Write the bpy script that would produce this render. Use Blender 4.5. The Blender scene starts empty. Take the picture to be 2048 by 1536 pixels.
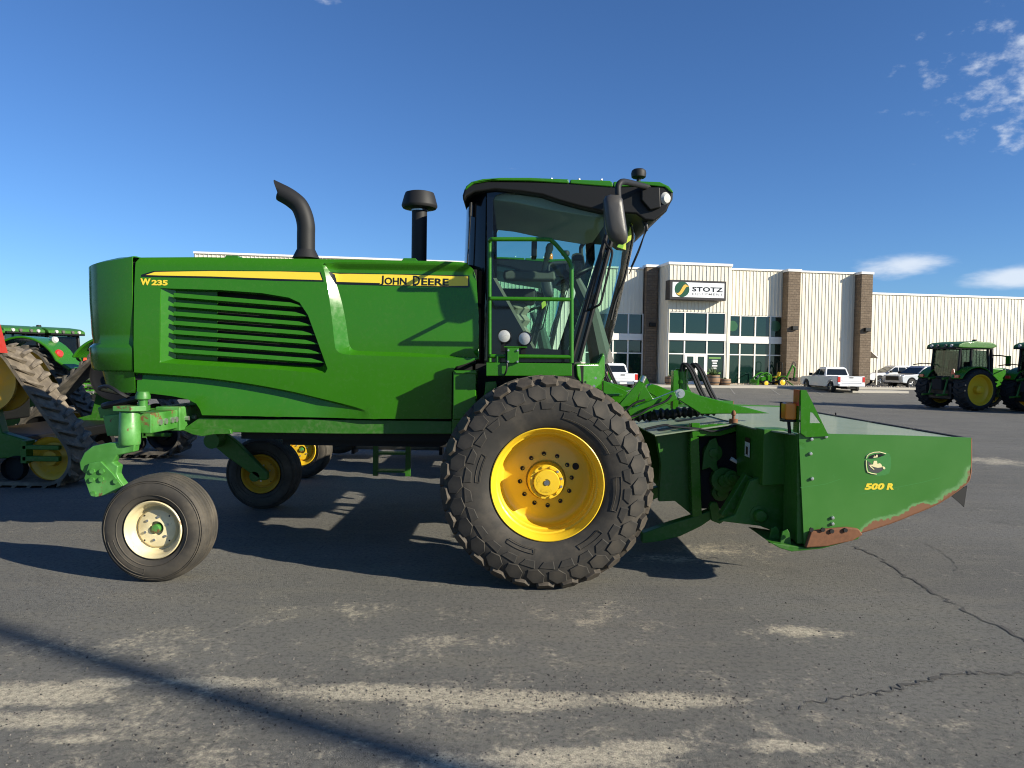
import bpy, bmesh, math, random
from mathutils import Vector, Matrix, geometry
random.seed(7)
SC = bpy.context.scene
COL = SC.collection
R = math.radians
# ------------------------------------------------------------------ camera
CAM_H, FPX = 1.83, 1480.0
PITCH, ROLL = math.atan(47 / 1480), 0.015
_f = Vector((0, math.cos(PITCH), -math.sin(PITCH)))
_u0 = Vector((0, math.sin(PITCH), math.cos(PITCH)))
_r0 = Vector((1, 0, 0))
C_R = _r0 * math.cos(ROLL) + _u0 * math.sin(ROLL)
C_U = _u0 * math.cos(ROLL) - _r0 * math.sin(ROLL)
C_F = _f
cam_d = bpy.data.cameras.new('camera')
cam_d.sensor_width = 36.0
cam_d.lens = FPX / 2048 * 36.0
cam_d.clip_start, cam_d.clip_end = 0.05, 9000
cam = bpy.data.objects.new('camera', cam_d)
COL.objects.link(cam)
cam.matrix_world = Matrix(((C_R.x, C_U.x, -C_F.x, 0), (C_R.y, C_U.y, -C_F.y, 0), (C_R.z, C_U.z, -C_F.z, CAM_H), (0, 0, 0, 1)))
SC.camera = cam
# ------------------------------------------------------------------ sky, sun, exposure
SUN = Vector((0.823, -0.413, 0.387)).normalized()
world = bpy.data.worlds.new('World'); SC.world = world; world.use_nodes = True
wn, wl = world.node_tree.nodes, world.node_tree.links
wn.clear()
w_out = wn.new('ShaderNodeOutputWorld'); w_bg = wn.new('ShaderNodeBackground'); w_sky = wn.new('ShaderNodeTexSky')
w_sky.sky_type = 'NISHITA'; w_sky.sun_disc = False
w_sky.sun_elevation = math.asin(SUN.z); w_sky.sun_rotation = math.atan2(SUN.x, SUN.y)
w_sky.altitude = 900; w_sky.air_density = 1.0; w_sky.dust_density = 0.35; w_sky.ozone_density = 3.0
w_bg.inputs['Strength'].default_value = 0.067
# thin clouds: white vapour mixed over the sky by direction
def wnode(t, **k):
    n = wn.new(t)
    for a, b in k.items(): setattr(n, a, b)
    return n
w_tc = wnode('ShaderNodeTexCoord')
def cloud_mask(direction, radius, scale, stretch, lo, hi, seed, detail=9):
    mp = wnode('ShaderNodeMapping'); mp.inputs['Scale'].default_value = stretch; mp.inputs['Location'].default_value = (seed, seed * .7, 0)
    wl.new(w_tc.outputs['Generated'], mp.inputs['Vector'])
    nz = wnode('ShaderNodeTexNoise'); nz.inputs['Scale'].default_value = scale; nz.inputs['Detail'].default_value = detail; nz.inputs['Roughness'].default_value = .58
    wl.new(mp.outputs[0], nz.inputs['Vector'])
    sub = wnode('ShaderNodeVectorMath', operation='SUBTRACT'); sub.inputs[1].default_value = direction
    wl.new(w_tc.outputs['Generated'], sub.inputs[0])
    sc = wnode('ShaderNodeVectorMath', operation='MULTIPLY'); sc.inputs[1].default_value = (1 / radius[0], 1 / radius[0], 1 / radius[1])
    wl.new(sub.outputs[0], sc.inputs[0])
    ln = wnode('ShaderNodeVectorMath', operation='LENGTH'); wl.new(sc.outputs[0], ln.inputs[0])
    fall = wnode('ShaderNodeMapRange'); fall.inputs[1].default_value = 1.7; fall.inputs[2].default_value = 0.0; fall.inputs[3].default_value = -.698; fall.inputs[4].default_value = .22
    wl.new(ln.outputs['Value'], fall.inputs[0])
    add = wnode('ShaderNodeMath', operation='ADD'); wl.new(nz.outputs[0], add.inputs[0]); wl.new(fall.outputs[0], add.inputs[1])
    mr = wnode('ShaderNodeMapRange', interpolation_type='SMOOTHSTEP'); mr.inputs[1].default_value = lo; mr.inputs[2].default_value = hi
    wl.new(add.outputs[0], mr.inputs[0])
    return mr.outputs[0]
def sky_dir(px, py):
    d = C_F + C_R * ((px - 1024) / FPX) - C_U * ((py - 768) / FPX)
    return d.normalized()
masks = [
    cloud_mask(sky_dir(2130, 150), (.27, .15), 30, (1, 1, 1.7), .47, .82, 1.3),
    cloud_mask(sky_dir(1815, 526), (.082, .026), 9, (1, 1, 3.4), .38, .76, 4.1, 5),
    cloud_mask(sky_dir(2050, 551), (.11, .021), 7, (1, 1, 3.4), .32, .68, 9.4, 5),
    cloud_mask(sky_dir(1030, 338), (.05, .012), 26, (1, 1, 2.6), .62, 1.0, 2.2),
    cloud_mask(sky_dir(640, 0), (.09, .02), 24, (1, 1, 2.6), .62, 1.05, 3.7),
]
tot = masks[0]
for m_ in masks[1:]:
    mx = wnode('ShaderNodeMath', operation='MAXIMUM'); wl.new(tot, mx.inputs[0]); wl.new(m_, mx.inputs[1]); tot = mx.outputs[0]
mul = wnode('ShaderNodeMath', operation='MULTIPLY'); mul.inputs[1].default_value = .8; wl.new(tot, mul.inputs[0])
mixw = wnode('ShaderNodeMix', data_type='RGBA'); mixw.inputs[7].default_value = (7.6, 8.2, 9.0, 1)
tint = wnode('ShaderNodeMix', data_type='RGBA', blend_type='MULTIPLY'); tint.inputs[0].default_value = 1.0; tint.inputs[7].default_value = (.61, .89, 1.24, 1)
wl.new(w_sky.outputs[0], tint.inputs[6])
wl.new(mul.outputs[0], mixw.inputs[0]); wl.new(tint.outputs[2], mixw.inputs[6])
wl.new(mixw.outputs[2], w_bg.inputs['Color']); wl.new(w_bg.outputs[0], w_out.inputs['Surface'])
sun_d = bpy.data.lights.new('sun', 'SUN'); sun_d.energy = 5.0; sun_d.angle = R(0.55); sun_d.color = (1.0, .925, .77)
sun = bpy.data.objects.new('sun', sun_d); COL.objects.link(sun)
sun.rotation_euler = SUN.to_track_quat('Z', 'Y').to_euler(); sun.location = (20, -10, 12)
SC.view_settings.view_transform = 'Standard'; SC.view_settings.look = 'None'
SC.view_settings.exposure = 0.75; SC.view_settings.gamma = 1.0
SC.view_settings.use_curve_mapping = False
SC.render.engine = 'CYCLES'
SC.cycles.use_denoising = True; SC.cycles.denoising_input_passes = 'RGB_ALBEDO_NORMAL'; SC.cycles.denoising_prefilter = 'ACCURATE'; SC.cycles.filter_width = 1.1
SC.cycles.max_bounces = 8; SC.cycles.transparent_max_bounces = 16
# ------------------------------------------------------------------ photo pixel -> place
def ray(px, py):
    return C_F + C_R * ((px - 1024) / FPX) - C_U * ((py - 768) / FPX)
def P(px, py, Y):
    d = ray(px, py); t = Y / d.y
    return Vector((d.x * t, Y, CAM_H + d.z * t))
def XZ(px, py, Y):
    p = P(px, py, Y); return (p.x, p.z)
def G(px, py, z=0.0):
    d = ray(px, py); t = (z - CAM_H) / d.z
    return Vector((d.x * t, d.y * t, z))
# ------------------------------------------------------------------ mesh helpers
class MB:
    def __init__(s): s.v, s.f, s.mi = [], [], []
    def add(s, vs, fs, mi=0):
        b = len(s.v); s.v += [Vector(q) for q in vs]; s.f += [[b + i for i in q] for q in fs]; s.mi += [mi] * len(fs); return s
    def box(s, x0, x1, y0, y1, z0, z1, mi=0):
        vs = [(x, y, z) for x in (x0, x1) for y in (y0, y1) for z in (z0, z1)]
        return s.add(vs, [(0, 1, 3, 2), (4, 6, 7, 5), (0, 4, 5, 1), (2, 3, 7, 6), (0, 2, 6, 4), (1, 5, 7, 3)], mi)
    def obox(s, c, size, ax=None, mi=0):
        """box about c with own axes (list of three unit vectors)"""
        ax = ax or (Vector((1, 0, 0)), Vector((0, 1, 0)), Vector((0, 0, 1)))
        c = Vector(c); vs = []
        for i in (-.5, .5):
            for j in (-.5, .5):
                for k in (-.5, .5): vs.append(c + ax[0] * size[0] * i + ax[1] * size[1] * j + ax[2] * size[2] * k)
        return s.add(vs, [(0, 1, 3, 2), (4, 6, 7, 5), (0, 4, 5, 1), (2, 3, 7, 6), (0, 2, 6, 4), (1, 5, 7, 3)], mi)
    def prism(s, xz, y0, y1, mi=0):
        n = len(xz); vs = [(x, y0, z) for x, z in xz] + [(x, y1, z) for x, z in xz]
        fs = [list(range(n)), list(range(2 * n - 1, n - 1, -1))] + [(i, i + n, (i + 1) % n + n, (i + 1) % n) for i in range(n)]
        return s.add(vs, fs, mi)
    def prism_xy(s, xy, z0, z1, mi=0):
        n = len(xy); vs = [(x, y, z0) for x, y in xy] + [(x, y, z1) for x, y in xy]
        fs = [list(range(n)), list(range(2 * n - 1, n - 1, -1))] + [(i, i + n, (i + 1) % n + n, (i + 1) % n) for i in range(n)]
        return s.add(vs, fs, mi)
    def prism_yz(s, yz, x0, x1, mi=0):
        n = len(yz); vs = [(x0, y, z) for y, z in yz] + [(x1, y, z) for y, z in yz]
        fs = [list(range(n)), list(range(2 * n - 1, n - 1, -1))] + [(i, i + n, (i + 1) % n + n, (i + 1) % n) for i in range(n)]
        return s.add(vs, fs, mi)
    def tube(s, path, r, n=10, caps=True, mi=0):
        path = [Vector(p) for p in path]; m = len(path)
        rs = r if isinstance(r, (list, tuple)) else [r] * m
        t0 = (path[1] - path[0]).normalized()
        nr = t0.orthogonal().normalized(); rings = []
        for i in range(m):
            a = path[max(0, i - 1)]; b = path[min(m - 1, i + 1)]
            t = (b - a).normalized() if (b - a).length > 1e-9 else t0
            nr = (nr - t * nr.dot(t)); nr = nr.normalized() if nr.length > 1e-6 else t.orthogonal().normalized()
            bn = t.cross(nr)
            rings.append([path[i] + (nr * math.cos(2 * math.pi * k / n) + bn * math.sin(2 * math.pi * k / n)) * rs[i] for k in range(n)])
        return s.rings(rings, caps, mi)
    def rings(s, rings, caps=True, mi=0, closed=True):
        n = len(rings[0]); vs = [p for rg in rings for p in rg]; fs = []
        for i in range(len(rings) - 1):
            for k in range(n if closed else n - 1):
                fs.append((i * n + k, i * n + (k + 1) % n, (i + 1) * n + (k + 1) % n, (i + 1) * n + k))
        if caps: fs += [list(range(n - 1, -1, -1)), [(len(rings) - 1) * n + k for k in range(n)]]
        return s.add(vs, fs, mi)
    def lathe(s, prof, c, axis=(0, 1, 0), n=48, caps=False, mi=0, a0=0.0, a1=2 * math.pi):
        """prof: (radius, offset along axis)"""
        ax = Vector(axis).normalized(); e1 = Vector((1, 0, 0)) if abs(ax.x) < .9 else Vector((0, 0, 1))
        e1 = (e1 - ax * e1.dot(ax)).normalized(); e2 = ax.cross(e1); c = Vector(c)
        full = abs(a1 - a0 - 2 * math.pi) < 1e-6; k_n = n if full else n + 1
        rings = [[c + ax * t + (e1 * math.cos(a0 + (a1 - a0) * k / n) + e2 * math.sin(a0 + (a1 - a0) * k / n)) * r for k in range(k_n)] for r, t in prof]
        return s.rings(rings, caps, mi, full)
    def cyl(s, a, b, r, n=16, mi=0): return s.tube([a, b], r, n, True, mi)
    def sheet(s, outline, yfun, holes=(), lines=(), spacing=.06, mi=0):
        """fill an x-z outline with small triangles lying on y = yfun(x, z)"""
        pts, edges = [], []
        def put(pl, closed):
            b = len(pts); pl = [Vector((p[0], p[1])) for p in pl]
            out = []
            for i in range(len(pl) if closed else len(pl) - 1):
                a, c = pl[i], pl[(i + 1) % len(pl)]
                k = max(1, int((c - a).length / (spacing * .8)))
                out += [a + (c - a) * j / k for j in range(k)]
            if not closed: out.append(pl[-1])
            pts.extend(out); m = len(out)
            edges.extend((b + i, b + (i + 1) % m) for i in range(m if closed else m - 1))
        put(outline, True)
        for h in holes: put(h, True)
        for l in lines: put(l, False)
        fixed = []
        for i_, j_ in edges:
            a, c = pts[i_], pts[j_]; fixed += [a, a.lerp(c, .25), a.lerp(c, .5), a.lerp(c, .75)]
        xs = [p[0] for p in outline]; zs = [p[1] for p in outline]
        x = min(xs) + spacing * .5; row = 0
        while x < max(xs):
            z = min(zs) + spacing * (.5 if row % 2 else .25)
            while z < max(zs):
                if inside(x, z, outline) and all((q.x - x) ** 2 + (q.y - z) ** 2 > (spacing * .42) ** 2 for q in fixed): pts.append(Vector((x, z)))
                z += spacing
            x += spacing; row += 1
        vo, eo, fo, *_ = geometry.delaunay_2d_cdt(pts, edges, [], 0, 1e-5)
        fs = []
        for f in fo:
            cx = sum(vo[i].x for i in f) / len(f); cz = sum(vo[i].y for i in f) / len(f)
            if inside(cx, cz, outline) and not any(inside(cx, cz, h) for h in holes): fs.append(list(f))
        return s.add([(p.x, yfun(p.x, p.y), p.y) for p in vo], fs, mi)
    def map(s, fn): s.v = [Vector(fn(q)) for q in s.v]; return s
def inside(x, z, poly):
    c = False; n = len(poly); j = n - 1
    for i in range(n):
        xi, zi = poly[i][0], poly[i][1]; xj, zj = poly[j][0], poly[j][1]
        if (zi > z) != (zj > z) and x < (xj - xi) * (z - zi) / (zj - zi) + xi: c = not c
        j = i
    return c
def smooth_path(pts, k=6):
    pts = [Vector(p) for p in pts]; out = []
    for i in range(len(pts) - 1):
        p0, p1, p2, p3 = pts[max(0, i - 1)], pts[i], pts[i + 1], pts[min(len(pts) - 1, i + 2)]
        for j in range(k):
            t = j / k
            out.append(.5 * ((2 * p1) + (p2 - p0) * t + (2 * p0 - 5 * p1 + 4 * p2 - p3) * t * t + (3 * p1 - p0 - 3 * p2 + p3) * t ** 3))
    out.append(pts[-1]); return out
ORG = {}
def mk(name, mb, mat, parent=None, bev=0.0, smooth=35, kind=None, label=None, cat=None, group=None, solid=0.0, org=None, seg=2):
    me = bpy.data.meshes.new(name)
    if org is None:
        lo = [min(q[i] for q in mb.v) for i in range(3)]; hi = [max(q[i] for q in mb.v) for i in range(3)]
        org = Vector([(a + b) / 2 for a, b in zip(lo, hi)])
    org = Vector(org)
    me.from_pydata([tuple(q - org) for q in mb.v], [], mb.f)
    for m in (mat if isinstance(mat, (list, tuple)) else [mat]): me.materials.append(m)
    for p, i in zip(me.polygons, mb.mi): p.material_index = i
    bm = bmesh.new(); bm.from_mesh(me); bmesh.ops.remove_doubles(bm, verts=bm.verts, dist=1e-5); bmesh.ops.recalc_face_normals(bm, faces=bm.faces); bm.to_mesh(me); bm.free()
    if smooth:
        for p in me.polygons: p.use_smooth = True
        me.set_sharp_from_angle(angle=R(smooth))
        if solid:
            cnt = {}
            for p in me.polygons:
                for k in p.edge_keys: cnt[k] = cnt.get(k, 0) + 1
            for e in me.edges:
                if cnt.get(e.key, 0) < 2: e.use_edge_sharp = True
    o = bpy.data.objects.new(name, me); COL.objects.link(o)
    if bev:
        b = o.modifiers.new('bevel', 'BEVEL'); b.width = bev; b.segments = seg; b.limit_method = 'ANGLE'; b.angle_limit = R(40); b.harden_normals = True
    if solid:
        b = o.modifiers.new('solid', 'SOLIDIFY'); b.thickness = solid; b.offset = 0
    place(o, org, parent, label, cat, group, kind); return o
def place(o, org, parent=None, label=None, cat=None, group=None, kind=None):
    ORG[o.name] = Vector(org)
    if parent is not None: o.parent = parent; o.location = Vector(org) - ORG[parent.name]
    else: o.location = org
    for k, q in (('label', label), ('category', cat), ('group', group), ('kind', kind)):
        if q: o[k] = q
def empty(name, org, label=None, cat=None, group=None, parent=None):
    o = bpy.data.objects.new(name, None); COL.objects.link(o); o.empty_display_size = .2
    place(o, org, parent, label, cat, group); return o
def put_at(root, loc, rz=0.0):
    root.location = loc; root.rotation_euler = (0, 0, rz)
def copy_part(o, parent, loc=None, rot=None):
    c = o.copy(); COL.objects.link(c); c.parent = parent
    if loc is not None: c.location = loc
    if rot is not None: c.rotation_euler = rot
    ORG[c.name] = ORG.get(o.name, Vector((0, 0, 0))); return c
def copy_tree(o, parent=None):
    c = o.copy(); COL.objects.link(c); c.parent = parent
    for ch in list(o.children): copy_tree(ch, c)
    return c
def letters(s, width, height, bold=0.0, shear=0.0, depth=0.002, spacing=1.0):
    """flat lettering: list of (x, y, z) in 0..width, 0..height and faces"""
    cu = bpy.data.curves.new('t', 'FONT'); cu.body = s; cu.size = 1; cu.offset = bold; cu.shear = shear; cu.extrude = .02; cu.space_character = spacing; cu.resolution_u = 3
    ob = bpy.data.objects.new('t', cu); COL.objects.link(ob)
    dg = bpy.context.evaluated_depsgraph_get(); me = bpy.data.meshes.new_from_object(ob.evaluated_get(dg))
    vs = [q.co.copy() for q in me.vertices]; fs = [list(p.vertices) for p in me.polygons]
    bpy.data.objects.remove(ob); bpy.data.curves.remove(cu); bpy.data.meshes.remove(me)
    x0, x1 = min(q.x for q in vs), max(q.x for q in vs); y0, y1 = min(q.y for q in vs), max(q.y for q in vs)
    return [((q.x - x0) / (x1 - x0) * width, (q.y - y0) / (y1 - y0) * height, (q.z / .04) * depth) for q in vs], fs
def letters_on(mb, s, p0, p1, height, y_off, yfun=None, **k):
    """write s from x-z point p0 to p1 (baseline) on a surface facing -y"""
    a, b = Vector(p0), Vector(p1); w = (b - a).length; e = (b - a) / w; up = Vector((-e.y, e.x))
    vs, fs = letters(s, w, height, **k)
    out = []
    for x, y, z in vs:
        q = a + e * x + up * y
        out.append((q.x, (yfun(q.x, q.y) if yfun else 0) + y_off - z, q.y))
    mb.add(out, fs); return mb
# ------------------------------------------------------------------ materials
def new_mat(name):
    m = bpy.data.materials.new(name); m.use_nodes = True
    nt = m.node_tree; b = nt.nodes['Principled BSDF']; return m, nt, b
def N(nt, t, **k):
    n = nt.nodes.new(t)
    for a, q in k.items(): setattr(n, a, q)
    return n
def noise(nt, scale, detail=4, rough=.55, vec='Object', dist=0.0, stretch=None):
    tc = N(nt, 'ShaderNodeTexCoord'); src = tc.outputs[vec]
    if stretch:
        mp = N(nt, 'ShaderNodeMapping'); mp.inputs['Scale'].default_value = stretch; nt.links.new(src, mp.inputs[0]); src = mp.outputs[0]
    n = N(nt, 'ShaderNodeTexNoise'); n.inputs['Scale'].default_value = scale; n.inputs['Detail'].default_value = detail; n.inputs['Roughness'].default_value = rough; n.inputs['Distortion'].default_value = dist
    nt.links.new(src, n.inputs['Vector']); return n.outputs[0]
def ramp(nt, src, lo, hi, a=0.0, b=1.0, smooth=True):
    n = N(nt, 'ShaderNodeMapRange'); n.interpolation_type = 'SMOOTHSTEP' if smooth else 'LINEAR'
    n.inputs[1].default_value, n.inputs[2].default_value, n.inputs[3].default_value, n.inputs[4].default_value = lo, hi, a, b
    nt.links.new(src, n.inputs[0]); return n.outputs[0]
def mix(nt, fac, a, b, blend='MIX'):
    n = N(nt, 'ShaderNodeMix', data_type='RGBA', blend_type=blend)
    for i, q in ((0, fac), (6, a), (7, b)):
        if hasattr(q, 'node'): nt.links.new(q, n.inputs[i])
        elif i == 0: n.inputs[0].default_value = q
        else: n.inputs[i].default_value = (*q, 1)
    return n.outputs[2]
def math_n(nt, op, a, b=None):
    n = N(nt, 'ShaderNodeMath', operation=op)
    for i, q in ((0, a), (1, b)):
        if q is None: continue
        if hasattr(q, 'node'): nt.links.new(q, n.inputs[i])
        else: n.inputs[i].default_value = q
    return n.outputs[0]
def bump(nt, b, src, strength=.3, dist=.01):
    n = N(nt, 'ShaderNodeBump'); n.inputs['Strength'].default_value = strength; n.inputs['Distance'].default_value = dist
    nt.links.new(src, n.inputs['Height']); nt.links.new(n.outputs[0], b.inputs['Normal'])
def setp(b, **k):
    for a, q in k.items(): b.inputs[a.replace('_', ' ')].default_value = q
def paint(name, col, rough=.28, coat=.35, dust=.0, dcol=(.30, .26, .20), spec=.5, metal=0.0, orange=.02, vary=.12):
    """painted metal: slight colour drift, orange peel, a film of dust"""
    m, nt, b = new_mat(name)
    n1 = noise(nt, 1.7, 3); n2 = noise(nt, 23, 5, .65)
    c = mix(nt, ramp(nt, n1, .3, .7, 0, vary), col, tuple(q * .6 for q in col))
    d = math_n(nt, 'MULTIPLY', ramp(nt, n2, .38, .8), ramp(nt, noise(nt, 2.6, 3), .35, .7, .2, 1))
    if dust:
        c = mix(nt, math_n(nt, 'MULTIPLY', d, dust), c, dcol)
    nt.links.new(c, b.inputs['Base Color'])
    nt.links.new(ramp(nt, n2, .25, .8, rough * .8, rough * 1.5), b.inputs['Roughness'])
    setp(b, Coat_Weight=coat, Coat_Roughness=.08, Specular_IOR_Level=spec * .7, Metallic=metal)
    if orange: bump(nt, b, noise(nt, 260, 2), orange, .002)
    return m
def plain(name, col, rough=.5, metal=0.0, spec=.5, bumps=.0, scale=60, vary=.25):
    m, nt, b = new_mat(name)
    n = noise(nt, scale, 5, .6)
    nt.links.new(mix(nt, ramp(nt, n, .3, .75, 0, vary), col, tuple(q * .55 for q in col)), b.inputs['Base Color'])
    setp(b, Roughness=rough, Metallic=metal, Specular_IOR_Level=spec)
    if bumps: bump(nt, b, n, bumps, .004)
    return m
def glass(name, tint, gloss=.9, rough=.02, film=0.0, filmcol=(.3, .3, .28), ior=1.45):
    """window glass: tinted see-through sheet with a sky reflection that grows at grazing angles"""
    m, nt, b = new_mat(name); nt.nodes.remove(b)
    tr = N(nt, 'ShaderNodeBsdfTransparent'); tr.inputs[0].default_value = (*tint, 1)
    gl = N(nt, 'ShaderNodeBsdfGlossy'); gl.inputs['Roughness'].default_value = rough; gl.inputs[0].default_value = (gloss, gloss, gloss, 1)
    fr = N(nt, 'ShaderNodeFresnel'); fr.inputs[0].default_value = ior
    mx = N(nt, 'ShaderNodeMixShader'); nt.links.new(fr.outputs[0], mx.inputs[0]); nt.links.new(tr.outputs[0], mx.inputs[1]); nt.links.new(gl.outputs[0], mx.inputs[2])
    last = mx.outputs[0]
    if film:
        df = N(nt, 'ShaderNodeBsdfDiffuse'); df.inputs[0].default_value = (*filmcol, 1)
        m2 = N(nt, 'ShaderNodeMixShader'); nt.links.new(ramp(nt, noise(nt, 5, 6, .65), .3, .9, film * .4, film), m2.inputs[0])
        nt.links.new(last, m2.inputs[1]); nt.links.new(df.outputs[0], m2.inputs[2]); last = m2.outputs[0]
    nt.links.new(last, nt.nodes['Material Output'].inputs[0]); return m
def rubber(name, col=(.028, .026, .023), dcol=(.17, .135, .095), dust=.5, scale=9):
    m, nt, b = new_mat(name)
    n1 = noise(nt, scale, 6, .65); n2 = noise(nt, 3.1, 3)
    f = math_n(nt, 'MULTIPLY', ramp(nt, n1, .35, .72), ramp(nt, n2, .3, .7, .35, 1))
    nt.links.new(mix(nt, math_n(nt, 'MULTIPLY', f, dust), col, dcol), b.inputs['Base Color'])
    setp(b, Roughness=.75, Specular_IOR_Level=.35); bump(nt, b, noise(nt, 140, 4), .18, .003); return m
def worn_paint(name, col, dcol=(.15, .065, .03), amount=.5, rough=.4):
    """paint with scuffs and rust coming through"""
    m, nt, b = new_mat(name)
    n1 = noise(nt, 7, 7, .7, dist=.6); n2 = noise(nt, 2.2, 3)
    pale = mix(nt, ramp(nt, noise(nt, 3, 5), .42, .7), col, tuple(min(1, q * 1.5 + .035) for q in col))
    f = ramp(nt, math_n(nt, 'ADD', n1, math_n(nt, 'MULTIPLY', n2, .35)), .84 - amount * .2, .9 - amount * .2)
    nt.links.new(mix(nt, f, pale, dcol), b.inputs['Base Color'])
    nt.links.new(ramp(nt, n1, .3, .8, rough * .7, rough * 1.6), b.inputs['Roughness']); bump(nt, b, n1, .12, .004); return m
GREEN = (.027, .152, .004)
M = dict(
    green=paint('green_paint', GREEN, .22, .12, .04), green_d=paint('green_paint_dusty', (.026, .130, .009), .42, .1, .22),
    green_w=worn_paint('green_paint_worn', (.038, .165, .022), amount=.5), green_s=worn_paint('green_paint_scuffed', (.05, .19, .03), amount=.22),
    yellow=paint('yellow_paint', (.74, .485, .022), .33, .2, .06), yellow_d=paint('yellow_paint_dusty', (.62, .36, .02), .45, .1, .35),
    stripe=paint('yellow_decal', (.80, .60, .045), .3, .2, 0), decal_black=plain('black_decal', (.008, .008, .008), .3),
    cream=worn_paint('cream_rim_paint', (.56, .48, .28), (.25, .15, .07), .2), black=plain('black_plastic', (.0065, .0065, .0065), .5, spec=.3, bumps=.1, scale=180),
    black_g=paint('black_gloss_panel', (.003, .0035, .005), .12, .35, 0), black_m=plain('black_matte', (.006, .006, .006), .8),
    char=plain('charcoal_coating', (.014, .014, .0145), .6, spec=.35, bumps=.08, scale=220), mirror_shell=plain('mirror_shell_plastic', (.06, .056, .05), .38, bumps=.25, scale=300),
    rubber=rubber('tyre_rubber', (.028, .026, .023), (.13, .108, .08), .42, 6), rubber_lug=rubber('tyre_lug_rubber', (.045, .038, .03), (.22, .175, .125), .65, 11), rubber_c=rubber('caster_tyre_rubber', (.042, .038, .032), (.15, .125, .09), .6, 5),
    rubber_t=rubber('track_rubber', (.05, .047, .042), (.24, .205, .155), .75, 7), rubber_td=rubber('track_rubber_dusty', (.11, .09, .066), (.27, .225, .165), .9, 6),
    steel=plain('bright_steel', (.55, .55, .53), .3, 1.0), bolt=plain('zinc_bolt', (.6, .6, .56), .35, .85), rust=plain('rusty_steel', (.19, .075, .03), .8, bumps=.3, scale=30, vary=.6),
    glass_t=glass('tractor_cab_glass', (.28, .36, .33), .9, .02, .02, ior=1.35), glass=glass('cab_glass', (.64, .82, .76), .9, .02, .02, ior=1.33), glass_w=glass('windscreen_glass', (.62, .82, .74), .9, .02, .03, ior=1.08), liner=plain('headliner_fabric', (.40, .385, .335), .9, bumps=.1),
    trim=plain('cab_trim_grey', (.10, .095, .085), .7), seat=plain('seat_fabric', (.035, .035, .034), .85), beige=plain('beige_cab_trim', (.24, .22, .17), .7),
    amber=paint('amber_lens', (.80, .24, .02), .15, .5, .05), red=paint('red_lens', (.55, .03, .02), .2, .6, .05), red_tape=paint('red_reflective_tape', (.62, .06, .025), .3, .3, .1), lens=plain('lamp_lens', (.55, .55, .52), .12, scale=90, vary=.6),
    white=paint('white_vehicle_paint', (.72, .73, .74), .25, .5, .05), silver=paint('silver_vehicle_paint', (.40, .42, .45), .3, .5, .08, metal=.3), dgrey=plain('dark_grey', (.03, .03, .03), .6),
    hose=plain('rubber_hose', (.010, .010, .010), .5), tag=plain('white_decal', (.72, .72, .70), .5), hiviz=plain('yellow_green_sticker', (.62, .75, .10), .5), mirror=plain('mirror_glass', (.8, .85, .88), .03, 1.0, vary=.0),
    vglass=plain('dark_vehicle_glass', (.012, .016, .018), .05), wood=plain('barrel_wood', (.22, .13, .07), .7, bumps=.3, scale=25), leaf=plain('planter_leaf', (.06, .11, .03), .6), soil=plain('soil', (.06, .045, .03), .9),
)
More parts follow.
